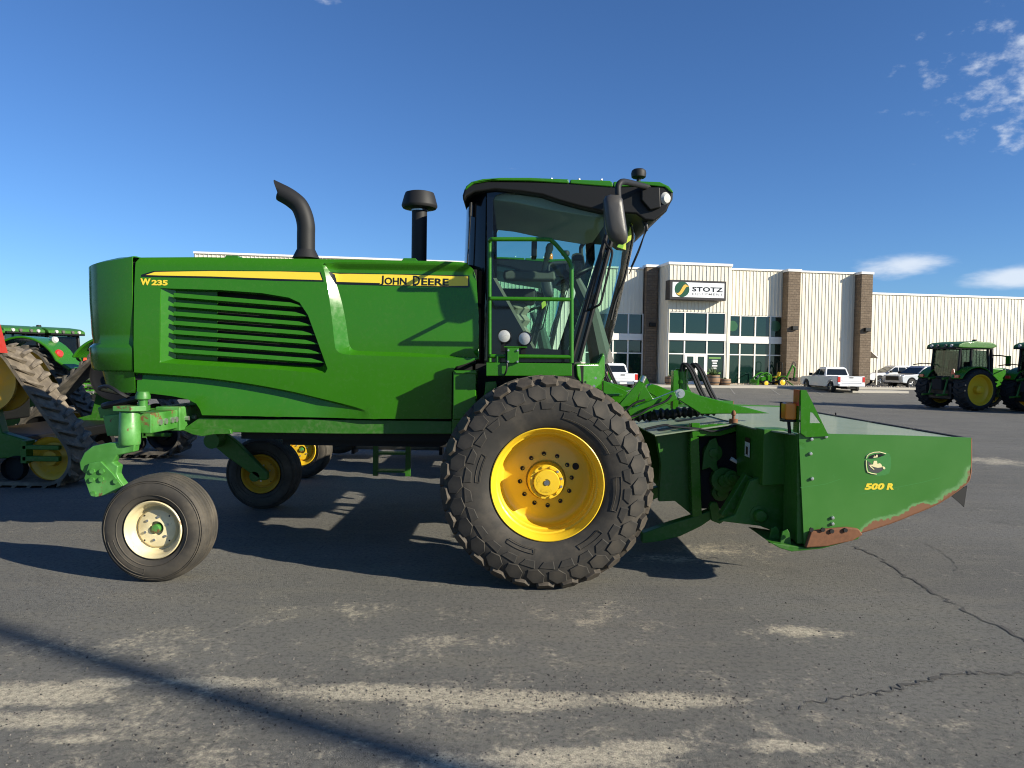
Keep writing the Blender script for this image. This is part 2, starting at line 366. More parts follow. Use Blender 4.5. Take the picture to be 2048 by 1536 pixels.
# ================================================================== the setting
PROF = [(-60, 0), (10, 0), (20, -.10), (31, -.24), (46, -.22), (53.2, .02), (70, .06)]
BROT = R(9.0); BE = Vector((math.cos(BROT), math.sin(BROT), 0)); BN = Vector((-math.sin(BROT), math.cos(BROT), 0))
def gz(x, y):
    v = BN.x * x + BN.y * y
    for (a, za), (b, zb) in zip(PROF, PROF[1:]):
        if v <= b:
            t = max(0, (v - a) / (b - a)); t = t * t * (3 - 2 * t); return za + (zb - za) * t
    return PROF[-1][1]
def GT(px, py):
    """the place on the sloping yard under a photo pixel"""
    d = ray(px, py); t = 1.0
    for _ in range(400):
        p = Vector((0, 0, CAM_H)) + d * t; h = p.z - gz(p.x, p.y)
        if h < .001: break
        t += max(.002, h / max(.02, -d.z) * .5)
    return Vector((p.x, p.y, gz(p.x, p.y)))
def asphalt():
    m, nt, b = new_mat('asphalt')
    tc = N(nt, 'ShaderNodeTexCoord'); pos = tc.outputs['Object']
    fine = noise(nt, 120, 3, .75); mid = noise(nt, 9, 6, .65); big = noise(nt, .55, 5, .6); streak = noise(nt, 2.2, 5, .6, stretch=(.35, 1.6, 1)); grit = noise(nt, 120, 2, .6); coarse = noise(nt, 30, 5, .75)
    base = mix(nt, ramp(nt, big, .3, .72), (.140, .136, .122), (.195, .188, .167))
    base = mix(nt, ramp(nt, streak, .46, .72, 0, .6), base, (.215, .20, .16))
    base = mix(nt, ramp(nt, noise(nt, 1.1, 4, .6), .52, .75, 0, .6), base, (.092, .089, .081))
    base = mix(nt, ramp(nt, noise(nt, 5.5, 7, .7, stretch=(1, 2.2, 1)), .5, .72, 0, .45), base, (.20, .187, .155))
    base = mix(nt, ramp(nt, coarse, .46, .66, 0, .8), base, (.066, .064, .058))
    base = mix(nt, ramp(nt, fine, .5, .64, 0, .6), base, (.040, .038, .035))
    base = mix(nt, ramp(nt, grit, .58, .70, 0, .75), base, (.32, .30, .25))
    # dust: thin film everywhere plus the drifts the photo shows, each with its own shape
    warp = noise(nt, 2.4, 6, .68, dist=.8)
    def drift(cx, cy, rx, ry, w):
        s = N(nt, 'ShaderNodeVectorMath', operation='SUBTRACT'); s.inputs[1].default_value = (cx, cy, 0); nt.links.new(pos, s.inputs[0])
        q = N(nt, 'ShaderNodeVectorMath', operation='MULTIPLY'); q.inputs[1].default_value = (1 / rx, 1 / ry, 0); nt.links.new(s.outputs[0], q.inputs[0])
        l = N(nt, 'ShaderNodeVectorMath', operation='LENGTH'); nt.links.new(q.outputs[0], l.inputs[0])
        return math_n(nt, 'MULTIPLY', ramp(nt, l.outputs['Value'], 1.0, .0, 0, 1), w)
    total = None
    for px, py, rx, ry, w in [(60, 1390, .9, .26, .85), (215, 1365, .3, .14, .9), (450, 1365, .7, .15, .8), (760, 1385, 1.0, .19, .95), (1010, 1400, .9, .22, 1.0), (1330, 1400, .75, .19, .9), (70, 1440, .7, .2, .8), (1590, 1262, .6, .2, .6), (1620, 1265, .2, .1, .9), (1150, 1515, .9, .2, .8), (1300, 1495, .5, .15, .7), (1580, 1492, .5, .14, .7), (950, 1525, .6, .2, .7), (160, 1478, .5, .1, .6), (1350, 1118, .6, .3, .6), (1190, 1235, .8, .5, .34), (700, 1215, 1.2, .6, .26), (250, 1290, 1.4, .5, .36), (1720, 940, 1.5, 1.0, .25), (1990, 920, 1.2, 1.4, .6), (1450, 1100, 1.0, .6, .4), (880, 1290, 1.2, .4, .3)]:
        g = G(px, py); d = drift(g.x, g.y, rx, ry, w); total = d if total is None else math_n(nt, 'MAXIMUM', total, d)
    nA = noise(nt, 3.2, 9, .8, dist=.4, stretch=(1, .8, 1)); nB = noise(nt, 22, 5, .75); nC = noise(nt, .9, 4, .6)
    film = math_n(nt, 'MULTIPLY', drift(-.5, 3.3, 7.0, 2.4, .25), ramp(nt, nC, .35, .65, .5, 1.3))
    dn = math_n(nt, 'ADD', math_n(nt, 'MAXIMUM', math_n(nt, 'MULTIPLY', total, 1.0), film), math_n(nt, 'MULTIPLY', math_n(nt, 'SUBTRACT', nA, .5), 2.0))
    dn = math_n(nt, 'ADD', dn, math_n(nt, 'MULTIPLY', math_n(nt, 'SUBTRACT', nB, .5), 1.0))
    dust = ramp(nt, dn, .16, .72)
    dust = math_n(nt, 'MULTIPLY', dust, ramp(nt, math_n(nt, 'ADD', coarse, math_n(nt, 'MULTIPLY', fine, .5)), .52, .92, 1.0, .3))
    base = mix(nt, math_n(nt, 'MULTIPLY', dust, .92), base, (.70, .61, .44))
    base = mix(nt, ramp(nt, noise(nt, 4.2, 7, .72, dist=1.2), .64, .72, 0, .5), base, (.30, .28, .225))
    nt.links.new(base, b.inputs['Base Color'])
    setp(b, Roughness=.86, Specular_IOR_Level=.3)
    h = math_n(nt, 'ADD', math_n(nt, 'MULTIPLY', fine, .7), math_n(nt, 'MULTIPLY', mid, .6)); h = math_n(nt, 'ADD', h, math_n(nt, 'MULTIPLY', grit, .4)); bump(nt, b, h, .8, .014); return m
M['asphalt'] = asphalt()
M['asphalt_dark'] = plain('crack_filler', (.085, .08, .073), .95, bumps=.3, scale=90, vary=.7)
M['concrete'] = plain('kerb_concrete', (.42, .39, .33), .85, bumps=.3, scale=20)
M['line'] = plain('worn_line_paint', (.27, .26, .235), .8, scale=14, vary=.7)
us = [-2500, -600, -200] + [-120 + 6 * i for i in range(41)] + [200, 600, 2500]
vs_ = [-60, -20, 0, 5, 10] + [10 + 1.5 * i for i in range(1, 30)] + [56, 60, 70, 120, 400, 1500, 5000]
g = MB(); vv = []
for v in vs_:
    for u in us:
        p = BE * u + BN * v; vv.append((p.x, p.y, gz(p.x, p.y)))
nu = len(us)
g.add(vv, [(i * nu + j, i * nu + j + 1, (i + 1) * nu + j + 1, (i + 1) * nu + j) for i in range(len(vs_) - 1) for j in range(nu - 1)])
ground = mk('ground', g, M['asphalt'], smooth=60, kind='structure', org=(0, 0, 0), label='grey dusty asphalt yard around the parked machines')
def crack(pts, w, seed):
    rnd = random.Random(seed); path = smooth_path([Vector((*q, 0)) for q in pts], 14); mb = MB(); L, Rr = [], []
    for i, p in enumerate(path):
        a = path[max(0, i - 1)]; b = path[min(len(path) - 1, i + 1)]; t = (b - a).normalized(); n = Vector((-t.y, t.x, 0))
        o = n * rnd.uniform(-.03, .03); k = w * rnd.uniform(.15, 1.7) * (.3 if i in (0, len(path) - 1) else 1)
        z = gz(p.x, p.y) + .004
        L.append(p + o + n * k); Rr.append(p + o - n * k * rnd.uniform(.3, 1)); L[-1].z = Rr[-1].z = z
    n = len(L); mb.add(L + Rr, [(i, i + 1, n + i + 1, n + i) for i in range(n - 1)])
    o = mk('crack', mb, M['asphalt_dark'], ground, smooth=0)
for i, (pp, w) in enumerate([([(1705, 1092), (1760, 1118), (1830, 1165), (1920, 1215), (2060, 1285)], .015), ([(1750, 1390), (1800, 1375), (1880, 1355), (1960, 1346), (2060, 1350)], .013), ([(1560, 1425), (1640, 1405), (1755, 1385)], .005),
                             ([(1850, 1085), (1890, 1110), (1920, 1150)], .004), ([(1250, 1112), (1330, 1118), (1440, 1116)], .009)]):
    crack([(G(*q).x, G(*q).y) for q in pp], w, i)
# loose grit, mostly along the dust drift
M['grit'] = plain('loose_grit', (.17, .155, .13), .9, scale=3, vary=.9)
M['grit_d'] = plain('dark_grit', (.035, .032, .03), .9, scale=3, vary=.6)
for nm, mat, n_, seed in (('gravel', M['grit'], 2600, 5), ('gravel', M['grit_d'], 1900, 6)):
    rnd = random.Random(seed); mb = MB()
    for _ in range(n_):
        if rnd.random() < .45: px, py = rnd.uniform(420, 1500), rnd.gauss(1392, 26)
        else: px, py = rnd.uniform(-80, 2130), 1190 + 346 * rnd.random() ** .8
        p = G(px, min(py, 1560)); s = rnd.choice((.0025, .0035, .0045, .007)) * rnd.uniform(.7, 1.25)
        a = rnd.uniform(0, 6.28); c, d = math.cos(a) * s, math.sin(a) * s
        mb.add([(p.x + c, p.y + d, 0), (p.x - d, p.y + c, 0), (p.x - c * .8, p.y - d * .9, 0), (p.x + d, p.y - c * .7, 0), (p.x + c * .2, p.y, s * rnd.uniform(.7, 1.2)), (p.x - c * .3, p.y - d * .2, s * .8)],
               [(0, 1, 4), (1, 2, 5, 4), (2, 3, 5), (3, 0, 4, 5)])
    mk(nm, mb, mat, smooth=0, kind='stuff', label='loose grit scattered over the asphalt', cat='gravel')
# ------------------------------------------------------------------ dealership building
B0 = Vector((17.0, 59.0, 0.0))
def BU(px, py, v=0.0):
    """u along the facade and height where a pixel's ray meets the plane v metres behind the entrance face"""
    d = ray(px, py); o = Vector((0, 0, CAM_H)); t = ((B0 + BN * v - o).dot(BN)) / d.dot(BN); p = o + d * t
    return (p - B0).dot(BE), p.z
def siding():
    m, nt, b = new_mat('cream_steel_siding')
    n = noise(nt, .6, 3); s = noise(nt, 3, 4, .6, stretch=(6, 6, .25))
    c = mix(nt, ramp(nt, n, .35, .7, 0, .4), (.74, .68, .545), (.67, .61, .49)); c = mix(nt, ramp(nt, s, .45, .75, 0, .2), c, (.60, .55, .45))
    nt.links.new(c, b.inputs['Base Color']); setp(b, Roughness=.45); return m
M['siding'] = siding(); M['trimw'] = plain('white_trim', (.74, .72, .67), .5, scale=4, vary=.08)
def block():
    m, nt, b = new_mat('split_face_block')
    tc = N(nt, 'ShaderNodeTexCoord'); mp = N(nt, 'ShaderNodeMapping'); mp.inputs['Rotation'].default_value = (R(90), 0, 0); nt.links.new(tc.outputs['Object'], mp.inputs[0])
    br = N(nt, 'ShaderNodeTexBrick'); br.inputs['Color1'].default_value = (.205, .155, .108, 1); br.inputs['Color2'].default_value = (.16, .118, .08, 1); br.inputs['Mortar'].default_value = (.12, .095, .07, 1)
    br.inputs['Scale'].default_value = 1; br.inputs['Brick Width'].default_value = .41; br.inputs['Row Height'].default_value = .205; br.inputs['Mortar Size'].default_value = .012
    nt.links.new(mp.outputs[0], br.inputs['Vector']); n = noise(nt, 9, 6, .7)
    nt.links.new(mix(nt, ramp(nt, n, .3, .75, 0, .5), br.outputs[0], (.10, .075, .055)), b.inputs['Base Color']); setp(b, Roughness=.95)
    bump(nt, b, math_n(nt, 'SUBTRACT', n, br.outputs['Fac']), .9, .05); return m
M['block'] = block()
M['wglass'] = paint('tinted_window_glass', (.006, .022, .017), .04, 0, 0, spec=1.0, orange=0, vary=0)
bld = empty('dealership_building', (0, 0, 0), 'cream steel clad showroom with brown block piers and tall green tinted windows', 'building')
put_at(bld, B0, BROT); ORG[bld.name] = Vector((0, 0, 0))
zb = .02
BAYD = 2.4
def u_at(px, v, py=700): return BU(px, py, v)[0]
def z_at(px, py, v): return BU(px, py, v)[1]
def clad(name, u0, u1, v, z0, z1, pitch=.305, openings=()):
    """ribbed steel cladding facing the yard, one fold per rib"""
    mb = MB(); u = u0; pts = []
    while u < u1 - 1e-6:
        for du, dv in ((0, 0), (.04, 0), (.058, -.04), (.098, -.04), (.116, 0)):
            if u + du < u1: pts.append((u + du, v + dv))
        u += pitch
    pts.append((u1, v))
    rects = [(u0, u1, z0, z1)]
    for a, b, c, d in openings:
        nr = []
        for r in rects:
            if b <= r[0] or a >= r[1] or d <= r[2] or c >= r[3]: nr.append(r); continue
            if a > r[0]: nr.append((r[0], a, r[2], r[3]))
            if b < r[1]: nr.append((b, r[1], r[2], r[3]))
            if c > r[2]: nr.append((max(a, r[0]), min(b, r[1]), r[2], c))
            if d < r[3]: nr.append((max(a, r[0]), min(b, r[1]), d, r[3]))
        rects = nr
    for a, b, c, d in rects:
        seg = [(a, v)] + [p for p in pts if a < p[0] < b] + [(b, v)]
        n = len(seg); mb.add([(x, y, c) for x, y in seg] + [(x, y, d) for x, y in seg], [(i, i + 1, n + i + 1, n + i) for i in range(n - 1)])
    return mk(name, mb, M['siding'], bld, smooth=0)
WV = BAYD                      # main wall plane
uL, uWL0, uP0 = u_at(388, WV), u_at(1170, WV), u_at(1284, WV)
uB0, uB1 = u_at(1335, 0), u_at(1459, 0)
uR1 = u_at(1569, WV); uC2b = u_at(1742, WV - .9)
zt = z_at(1500, 541, WV); ztb = z_at(1400, 531, 0); WAREV = WV + 14.0; zt2 = z_at(1850, 592, WAREV)
colz = z_at(1585, 543, WV - .9)
# window bands: (u0,u1,z0,z1) openings
def win_rows(px, v, ys): return [z_at(px, y, v) for y in ys]
yl = win_rows(1250, WV, (627, 667, 680, 706, 768)); yb = win_rows(1390, 0, (625, 667, 681, 708, 769)); yr = win_rows(1510, WV, (632, 673, 687, 710, 768))
ztL = z_at(1251, 537.5, WV)
clad('siding', uL, uP0, WV, zb, ztL, openings=[(uWL0, uP0, zb, yl[0] + .05)])
clad('siding', uB0, uB1, 0, zb, ztb, openings=[(uB0 + .12, uB1 - .35, zb, yb[0] + .05)])
clad('siding', uB1, uR1, WV, zb, zt, openings=[(uB1, uR1, zb, yr[0] + .05)])
c1a, c1b = u_at(1573, WV - .9), u_at(1598, WV - .9); c2a, c2b = u_at(1719, WV - .9), uC2b; c0a, c0b = u_at(1290, WV - .5), u_at(1313, WV - .5)
clad('siding', c1b, c2a, WV, zb + .75, zt)
clad('siding', c2b, u_at(2300, WAREV), WAREV, zb + .1, zt2, pitch=.41)
mb = MB(); mb.box(c1b, c2a, WV - .12, WV + .05, zb, zb + .75); mk('block_base', mb, M['block'], bld, smooth=0)
# bay side walls and the bulk behind
for u, s in ((uB0, 1), (uB1, -1)):
    mb = MB(); pts = []; v = 0.0
    while v < WV:
        for dv, du in ((0, 0), (.04, 0), (.058, -.04), (.098, -.04), (.116, 0)):
            if v + dv < WV: pts.append((u + du * s, v + dv))
        v += .305
    pts.append((u, WV)); n = len(pts)
    mb.add([(x, y, zb) for x, y in pts] + [(x, y, ztb) for x, y in pts], [(i, i + 1, n + i + 1, n + i) for i in range(n - 1)]); mk('siding', mb, M['siding'], bld, smooth=0)
mb = MB(); mb.box(uL, uP0, WV + 5.5, WV + 30, zb, ztL - .1); mb.box(uP0, c2b - .05, WV + 5.5, WV + 30, zb, zt - .05); mb.box(c2b - .05, u_at(2300, WAREV), WAREV + .3, WAREV + 30, zb, zt2 - .05); mb.box(uL + .05, uP0, WV + .1, WV + 5.5, ztL - .16, ztL - .12); mb.box(uP0, c2b - .1, WV + .1, WV + 5.5, zt - .12, zt - .08); mb.box(uB0 + .1, uB1 - .1, .12, WV + .5, ztb - .15, ztb - .1); mk('core', mb, M['siding'], bld, smooth=0)
mb = MB()
mb.box(uL - .03, uP0, WV - .12, WV + .2, ztL, ztL + .14); mb.box(uB1 + .06, c1a, WV - .12, WV + .2, zt, zt + .14); mb.box(c1b, c2a, WV - .12, WV + .2, zt, zt + .14)
mk('parapet_cap', mb, M['trimw'], bld)
mb = MB(); mb.box(uB0 - .08, uB1 + .08, -.1, WV + .2, ztb, ztb + .2); mk('parapet_cap', mb, M['trimw'], bld)
mb = MB(); mb.box(c2b - 6, u_at(2300, WAREV), WAREV - .12, WAREV + .3, zt2, zt2 + .2); mk('parapet_cap', mb, M['trimw'], bld)
for a, b, v in ((c0a, c0b, WV - .5), (c1a, c1b, WV - .9), (c2a, c2b, WV - .9)):
    mb = MB(); mb.box(a, b, v, WV + (14.6 if a == c2a else .3), zb, colz); pr = mk('block_pier', mb, M['block'], bld, bev=.03)
    mb = MB(); mb.box(a - .05, b + .05, v - .06, WV + (14.7 if a == c2a else .4), colz, colz + .2); mk('pier_cap', mb, M['trimw'], pr)
    mb = MB(); um = (a + b) / 2; zl = z_at(1585, 657, v)
    mb.box(um - .2, um + .3, v - .28, v - .002, zl - .12, zl + .2); mk('wall_lamp', mb, M['black'], pr, bev=.03)
# glazing
def glaze(us_, zs, v, door=None):
    """one glass pane per opening, mullions between"""
    z0, band0, band1, mid, bot = zs[0], zs[1], zs[2], zs[3], zs[4]
    for i in range(len(us_) - 1):
        a, b = us_[i] + .05, us_[i + 1] - .05
        for lo, hi in ((band0, z0), (mid, band1), (zb, mid)):
            if door == i and lo == zb: continue
            mb = MB(); k = random.uniform(-.012, .012)
            mb.add([(a, v + .10 + k, lo + .03), (b, v + .10 - k, lo + .03), (b, v + .10 - k, hi - .03), (a, v + .10 + k, hi - .03)], [(0, 1, 2, 3)]); mk('window_pane', mb, M['wglass'], bld, smooth=0, solid=.012)
    for u in us_:
        mb = MB(); mb.box(u - .055, u + .055, v + .02, v + .17, zb, z0); mk('mullion', mb, M['trimw'], bld)
    for z in (z0, mid):
        mb = MB(); mb.box(us_[0], us_[-1], v + .03, v + .16, z - .045, z + .045); mk('transom', mb, M['trimw'], bld)
    mb = MB(); mb.box(us_[0], us_[-1], v - .06, v + .18, band1, band0); mk('spandrel_band', mb, M['trimw'], bld)
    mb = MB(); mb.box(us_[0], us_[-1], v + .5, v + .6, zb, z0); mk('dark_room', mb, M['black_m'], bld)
lw = [uWL0] + [u_at(q, WV) for q in (1197, 1226, 1256, 1285)]
glaze(lw, yl, WV)
bw = [u_at(q, 0) for q in (1335.5, 1369, 1414, 1450)]
glaze(bw, yb, 0, door=1)
rw = [u_at(q, WV) for q in (1456, 1480, 1510, 1540, 1568)]; rw[0] = max(rw[0], uB1 + .02)
glaze(rw, yr, WV)
# double door
d0, d1 = bw[1], bw[2]; um = (d0 + d1) / 2; dz = yb[3]
for a, b, s in ((d0 + .05, um - .01, 1), (um + .01, d1 - .05, -1)):
    mb = MB(); st = .17
    mb.box(a, a + st, .0, .08, zb + .15, dz - .05); mb.box(b - st, b, .0, .08, zb + .15, dz - .05); mb.box(a + st, b - st, .0, .08, zb + .15, zb + .38); mb.box(a + st, b - st, .0, .08, dz - .2, dz - .05)
    dr = mk('entrance_door', mb, M['trimw'], bld)
    mb = MB(); mb.box(a + st, b - st, .03, .045, zb + .38, dz - .2); mk('glass', mb, M['wglass'], dr, smooth=0)
    mb = MB(); hx = b - .1 if s > 0 else a + .1
    mb.tube([(hx, -.001, zb + .95), (hx, -.09, zb + .97), (hx, -.09, zb + 1.3), (hx, -.001, zb + 1.32)], .018, 6); mk('handle', mb, M['steel'], dr)
# lettering and bars printed on the glass beside the door
mb = MB(); a, b = bw[2] + .2, bw[3] - .3; z_ = yb[3] - .35
mb.box(a, b, .075, .085, z_, z_ + .12); mb.box(a - .1, b, .075, .085, z_ - 1.2, z_ - 1.08); mk('door_notice', mb, plain('lime_decal', (.14, .30, .06), .5), bld)
mb = MB()
for k, w in enumerate((.5, .35, .45, .3)): mb.box((a + b) / 2 - w / 2, (a + b) / 2 + w / 2, .075, .085, z_ - .22 - .2 * k, z_ - .1 - .2 * k)
mk('notice_lines', mb, M['tag'], bld)
# faint round emblem decals on the upper panes to the right of the entrance
for i, px in ((0, 1466), (3, 1552)):
    u, z = BU(px, 652, WV); mb = MB(); mb.lathe([(.0, WV + .07), (.45, WV + .07), (.45, WV + .085)], (u, 0, z), (0, 1, 0), 20); mk('window_decal', mb, plain('green_window_decal', (.02, .09, .035), .3), bld)
# entrance sign
sg = empty('shop_sign', (0, 0, 0), 'white lightbox sign with green and gold round emblem above the entrance', 'sign'); put_at(sg, B0, BROT); ORG[sg.name] = Vector((0, 0, 0))
SV = -1.0
(sa, sz1), (sb, sz0) = BU(1340, 560, SV), BU(1452, 600, SV)
sz1 = z_at(1395, 561, SV); sz0 = z_at(1395, 600, SV)
mb = MB(); mb.box(sa, sb, SV, -.06, sz0, sz1); mk('frame', mb, plain('sign_frame', (.018, .013, .013), .4), sg, bev=.02)
mb = MB(); mb.box(sa + .22, sb - .17, SV - .012, SV + .05, sz0 + .2, sz1 - .17); mk('face', mb, plain('sign_face', (.80, .82, .84), .35, vary=.05), sg)
cu, cz = BU(1364, 578.5, SV); cr = .60
mb = MB(); mb.lathe([(0, SV - .02), (cr, SV - .02), (cr, SV - .005)], (cu, 0, cz), (0, 1, 0), 40); em = mk('emblem_disc', mb, paint('emblem_green', (.012, .07, .03), .3, .3, 0), sg)
sw = [(-.86, -.42), (-.6, -.52), (-.3, -.30), (-.05, .1), (.2, .5), (.5, .62), (.92, .33)]; lo = [(.92, .33), (.62, .34), (.42, .12), (.2, -.25), (-.1, -.62), (-.45, -.78), (-.86, -.42)]
pl = [(cu + x * cr, cz + z * cr) for x, z in [(q.x, q.y) for q in smooth_path([Vector((*q, 0)) for q in sw], 5)] + [(q.x, q.y) for q in smooth_path([Vector((*q, 0)) for q in lo], 5)][1:-1]]
mb = MB(); mb.prism(pl, SV - .026, SV - .02); mk('emblem_swoosh', mb, paint('emblem_gold', (.75, .42, .06), .35, .2, 0), sg)
mb = MB(); a0, a1 = BU(1384, 582.5, SV), BU(1446, 583.6, SV); letters_on(mb, 'STOTZ', (a0[0], z_at(1415, 584, SV)), (a1[0], z_at(1415, 584, SV)), .38, SV - .013, bold=.045, spacing=1.08); mk('lettering', mb, M['decal_black'], sg, smooth=0)
mb = MB(); letters_on(mb, 'EQUIPMENT', (a0[0], z_at(1415, 591.5, SV)), (a1[0], z_at(1415, 591.5, SV)), .20, SV - .013, bold=.012, spacing=1.25); mk('lettering', mb, plain('sign_grey', (.03, .03, .03), .5), sg, smooth=0)
# pavement with kerb in front of the building, gravel bed and parking lines
def slab(name, u0, u1, v0, v1, z0, z1, mat, **k):
    mb = MB(); q = [B0 + BE * u + BN * v for u, v in ((u0, v0), (u1, v0), (u1, v1), (u0, v1))]
    mb.prism_xy([(p.x, p.y) for p in q], z0, z1); return mk(name, mb, mat, **k)
slab('pavement', uL - 3, c2b + 1.5, -3.2, WV - .01, -.2, zb + .13, M['concrete'], bev=.03, kind='structure', label='pale concrete pavement with a low kerb along the showroom')
M['bedrock'] = plain('pale_rock', (.42, .36, .28), .9, scale=6, vary=.5)
mb = MB(); rnd = random.Random(3)
for _ in range(900):
    u = rnd.uniform(u_at(1590, WV - 1), u_at(1745, WV)); v = rnd.uniform(-2.4, 1.4); s = rnd.uniform(.04, .11); p = B0 + BE * u + BN * v; z = zb + .13
    if rnd.random() < .4: u = rnd.uniform(u_at(1462, 0) + 1, u_at(1590, 0)); v = rnd.uniform(.8, 2.1); p = B0 + BE * u + BN * v
    mb.add([(p.x + s, p.y, z), (p.x, p.y + s, z), (p.x - s, p.y, z), (p.x, p.y - s, z), (p.x + s * .2, p.y - s * .2, z + s * 1.1)], [(0, 1, 4), (1, 2, 4), (2, 3, 4), (3, 0, 4)])
mk('rock_bed', mb, M['bedrock'], smooth=0, kind='stuff', label='bed of pale landscaping rock along the showroom wall', cat='rocks')
for k in range(14):
    u = uB0 - 22 + k * 3.2; mb = MB()
    a, b = B0 + BE * u - BN * 3.6, B0 + BE * (u - 2.2) - BN * 9
    n = 10; L = []
    for i in range(n + 1):
        p = a.lerp(b, i / n)
        for s in (-.05, .05): q = p + BE * s; L.append((q.x, q.y, gz(q.x, q.y) + .012))
    mb.add(L, [(2 * i, 2 * i + 1, 2 * i + 3, 2 * i + 2) for i in range(n)]); mk('parking_line', mb, M['line'], ground, smooth=0)
# small canopy on the warehouse side
cv = empty('side_canopy', (0, 0, 0), 'small white peaked entrance canopy beside the last block pier', 'canopy'); put_at(cv, B0, BROT); ORG[cv.name] = Vector((0, 0, 0))
a, z = BU(1738, 715, WV + .6); b, z2 = BU(1751, 714, WV + .6)
mb = MB(); mb.add([(a, WV + .2, z2 + .45), (b, WV + .2, z2), (b, WV + 1.5, z2), (a, WV + 1.5, z2 + .45), (a, WV + .2, z2 + .37), (b, WV + .2, z2 - .1), (b, WV + 1.5, z2 - .1), (a, WV + 1.5, z2 + .37)], [(0, 1, 2, 3), (4, 5, 6, 7), (0, 1, 5, 4), (1, 2, 6, 5), (2, 3, 7, 6), (3, 0, 4, 7)]); mk('roof', mb, M['trimw'], cv)
mb = MB(); mb.box(b - .12, b - .02, WV + .25, WV + .35, zb, z2 - .1); mk('post', mb, M['trimw'], cv)
# barrels with plants by the door
def barrel(px, h, r, plant, label):
    u, _ = BU(px, 760, -.9); root = empty('planter_barrel', (0, 0, 0), label, 'planter', 'planters by the entrance'); p = B0 + BE * u - BN * .9
    put_at(root, (p.x, p.y, zb + .13)); ORG[root.name] = Vector((0, 0, 0))
    mb = MB(); mb.lathe([(r * .8, 0), (r * .95, h * .3), (r, h * .55), (r * .92, h), (r * .82, h), (r * .8, h * .85), (0, h * .85)], (0, 0, 0), (0, 0, 1), 18); mk('tub', mb, M['wood'], root)
    for z in (.2, .75):
        mb = MB(); mb.lathe([(r * (.93 if z < .5 else .985), h * z), (r * (.96 if z < .5 else 1.0), h * z), (r * (.98 if z < .5 else .985), h * (z + .1))], (0, 0, 0), (0, 0, 1), 18); mk('hoop', mb, M['dgrey'], root)
    mb = MB(); rnd = random.Random(int(px))
    for _ in range(110 if plant else 25):
        a = rnd.uniform(0, 6.28); l = rnd.uniform(.3, 1.0) * (plant or .25); t = rnd.uniform(.1, .9); s = Vector((math.cos(a) * t, math.sin(a) * t, 1.1 - t * .6)) * l; q = Vector((math.cos(a) * .1, math.sin(a) * .1, h * .85)); w = Vector((-math.sin(a), math.cos(a), 0)) * .03
        mb.add([q - w, q + w, q + s * .6 + w, q + s + Vector((0, 0, -.1 * l)), q + s * .6 - w], [(0, 1, 2, 3, 4)])
    mk('foliage', mb, M['leaf'], root, smooth=0)
barrel(1341, .62, .45, .35, 'small wooden barrel planter left of the entrance doors')
barrel(1426, .78, .55, 1.0, 'large wooden barrel planter with a bushy plant right of the doors')
barrel(1449, .5, .5, 0, 'low empty wooden tub beside the bushy barrel planter')
# lamp post behind the photographer whose shadow crosses the foreground
lp = empty('lamp_post', (0, 0, 0), 'tall dark steel lamp post behind the photographer casting a long shadow', 'lamp post')
b_ = G(850, 1520) + Vector((SUN.x, SUN.y, 0)).normalized() * 21.0; put_at(lp, (b_.x, b_.y, 0)); ORG[lp.name] = Vector((0, 0, 0))
mb = MB(); mb.tube([(0, 0, 0), (0, 0, 13.5)], [.12, .10], 12); mk('pole', mb, M['dgrey'], lp)
mb = MB(); mb.box(-.28, .28, -.28, .28, 0, .45); mk('base', mb, M['concrete'], lp)
mb = MB(); mb.box(-.2, .75, -.17, .17, 13.5, 13.65); mk('lamp_head', mb, M['dgrey'], lp)
# ================================================================== the windrower
YC = 7.8
def mir(mb): return mb.map(lambda q: (q.x, 2 * YC - q.y, q.z))
def pl(points, Y): return [XZ(x, y, Y) for x, y in points]
def polyd(p, line):
    best = 1e9
    for (ax, az), (bx, bz) in zip(line, line[1:]):
        dx, dz = bx - ax, bz - az; L = dx * dx + dz * dz
        t = max(0, min(1, ((p[0] - ax) * dx + (p[1] - az) * dz) / L)) if L else 0
        best = min(best, math.hypot(p[0] - ax - t * dx, p[1] - az - t * dz))
    return best
def curve_px(pts, k=5): return [(q.x, q.y) for q in smooth_path([Vector((a, b, 0)) for a, b in pts], k)]
HY = 6.75
HOOD = pl([(268, 524), (275, 514), (400, 513), (560, 516), (636, 517), (760, 519), (900, 522), (932, 524), (945, 536), (952, 560), (956, 620), (957, 717), (930, 728), (912, 733), (904, 745), (902, 838), (725, 838), (400, 831), (396, 820), (388, 808), (370, 799), (340, 793), (300, 788), (268, 786)], HY)
L1 = pl(curve_px([(637, 517), (648, 545), (657, 590), (664, 640), (669, 685), (673, 700), (686, 708), (720, 711), (820, 714), (956.5, 717.5)]), HY)
L2 = pl(curve_px([(637, 517), (661, 550), (678, 596), (688, 640), (694, 680), (698, 694), (708, 701), (735, 703), (820, 706), (956.5, 716.5)]), HY)
CR1 = pl(curve_px([(268, 744), (331, 748), (413, 755), (495, 766), (577, 781), (632, 794), (700, 811), (738, 824)]), HY)
CR2 = [(x, z - .022) for x, z in CR1]
ZT = XZ(600, 516, HY)[1]; ZB = XZ(600, 838, HY)[1]
BIN = L2 + pl([(960, 600), (950, 500), (640, 500)], HY); BOUT = L1 + pl([(960, 600), (950, 500), (634, 500)], HY)
def crz(x):
    for (a, za), (b, zb_) in zip(CR1, CR1[1:]):
        if a <= x <= b: return za + (zb_ - za) * (x - a) / (b - a)
    return CR1[0][1] if x < CR1[0][0] else None
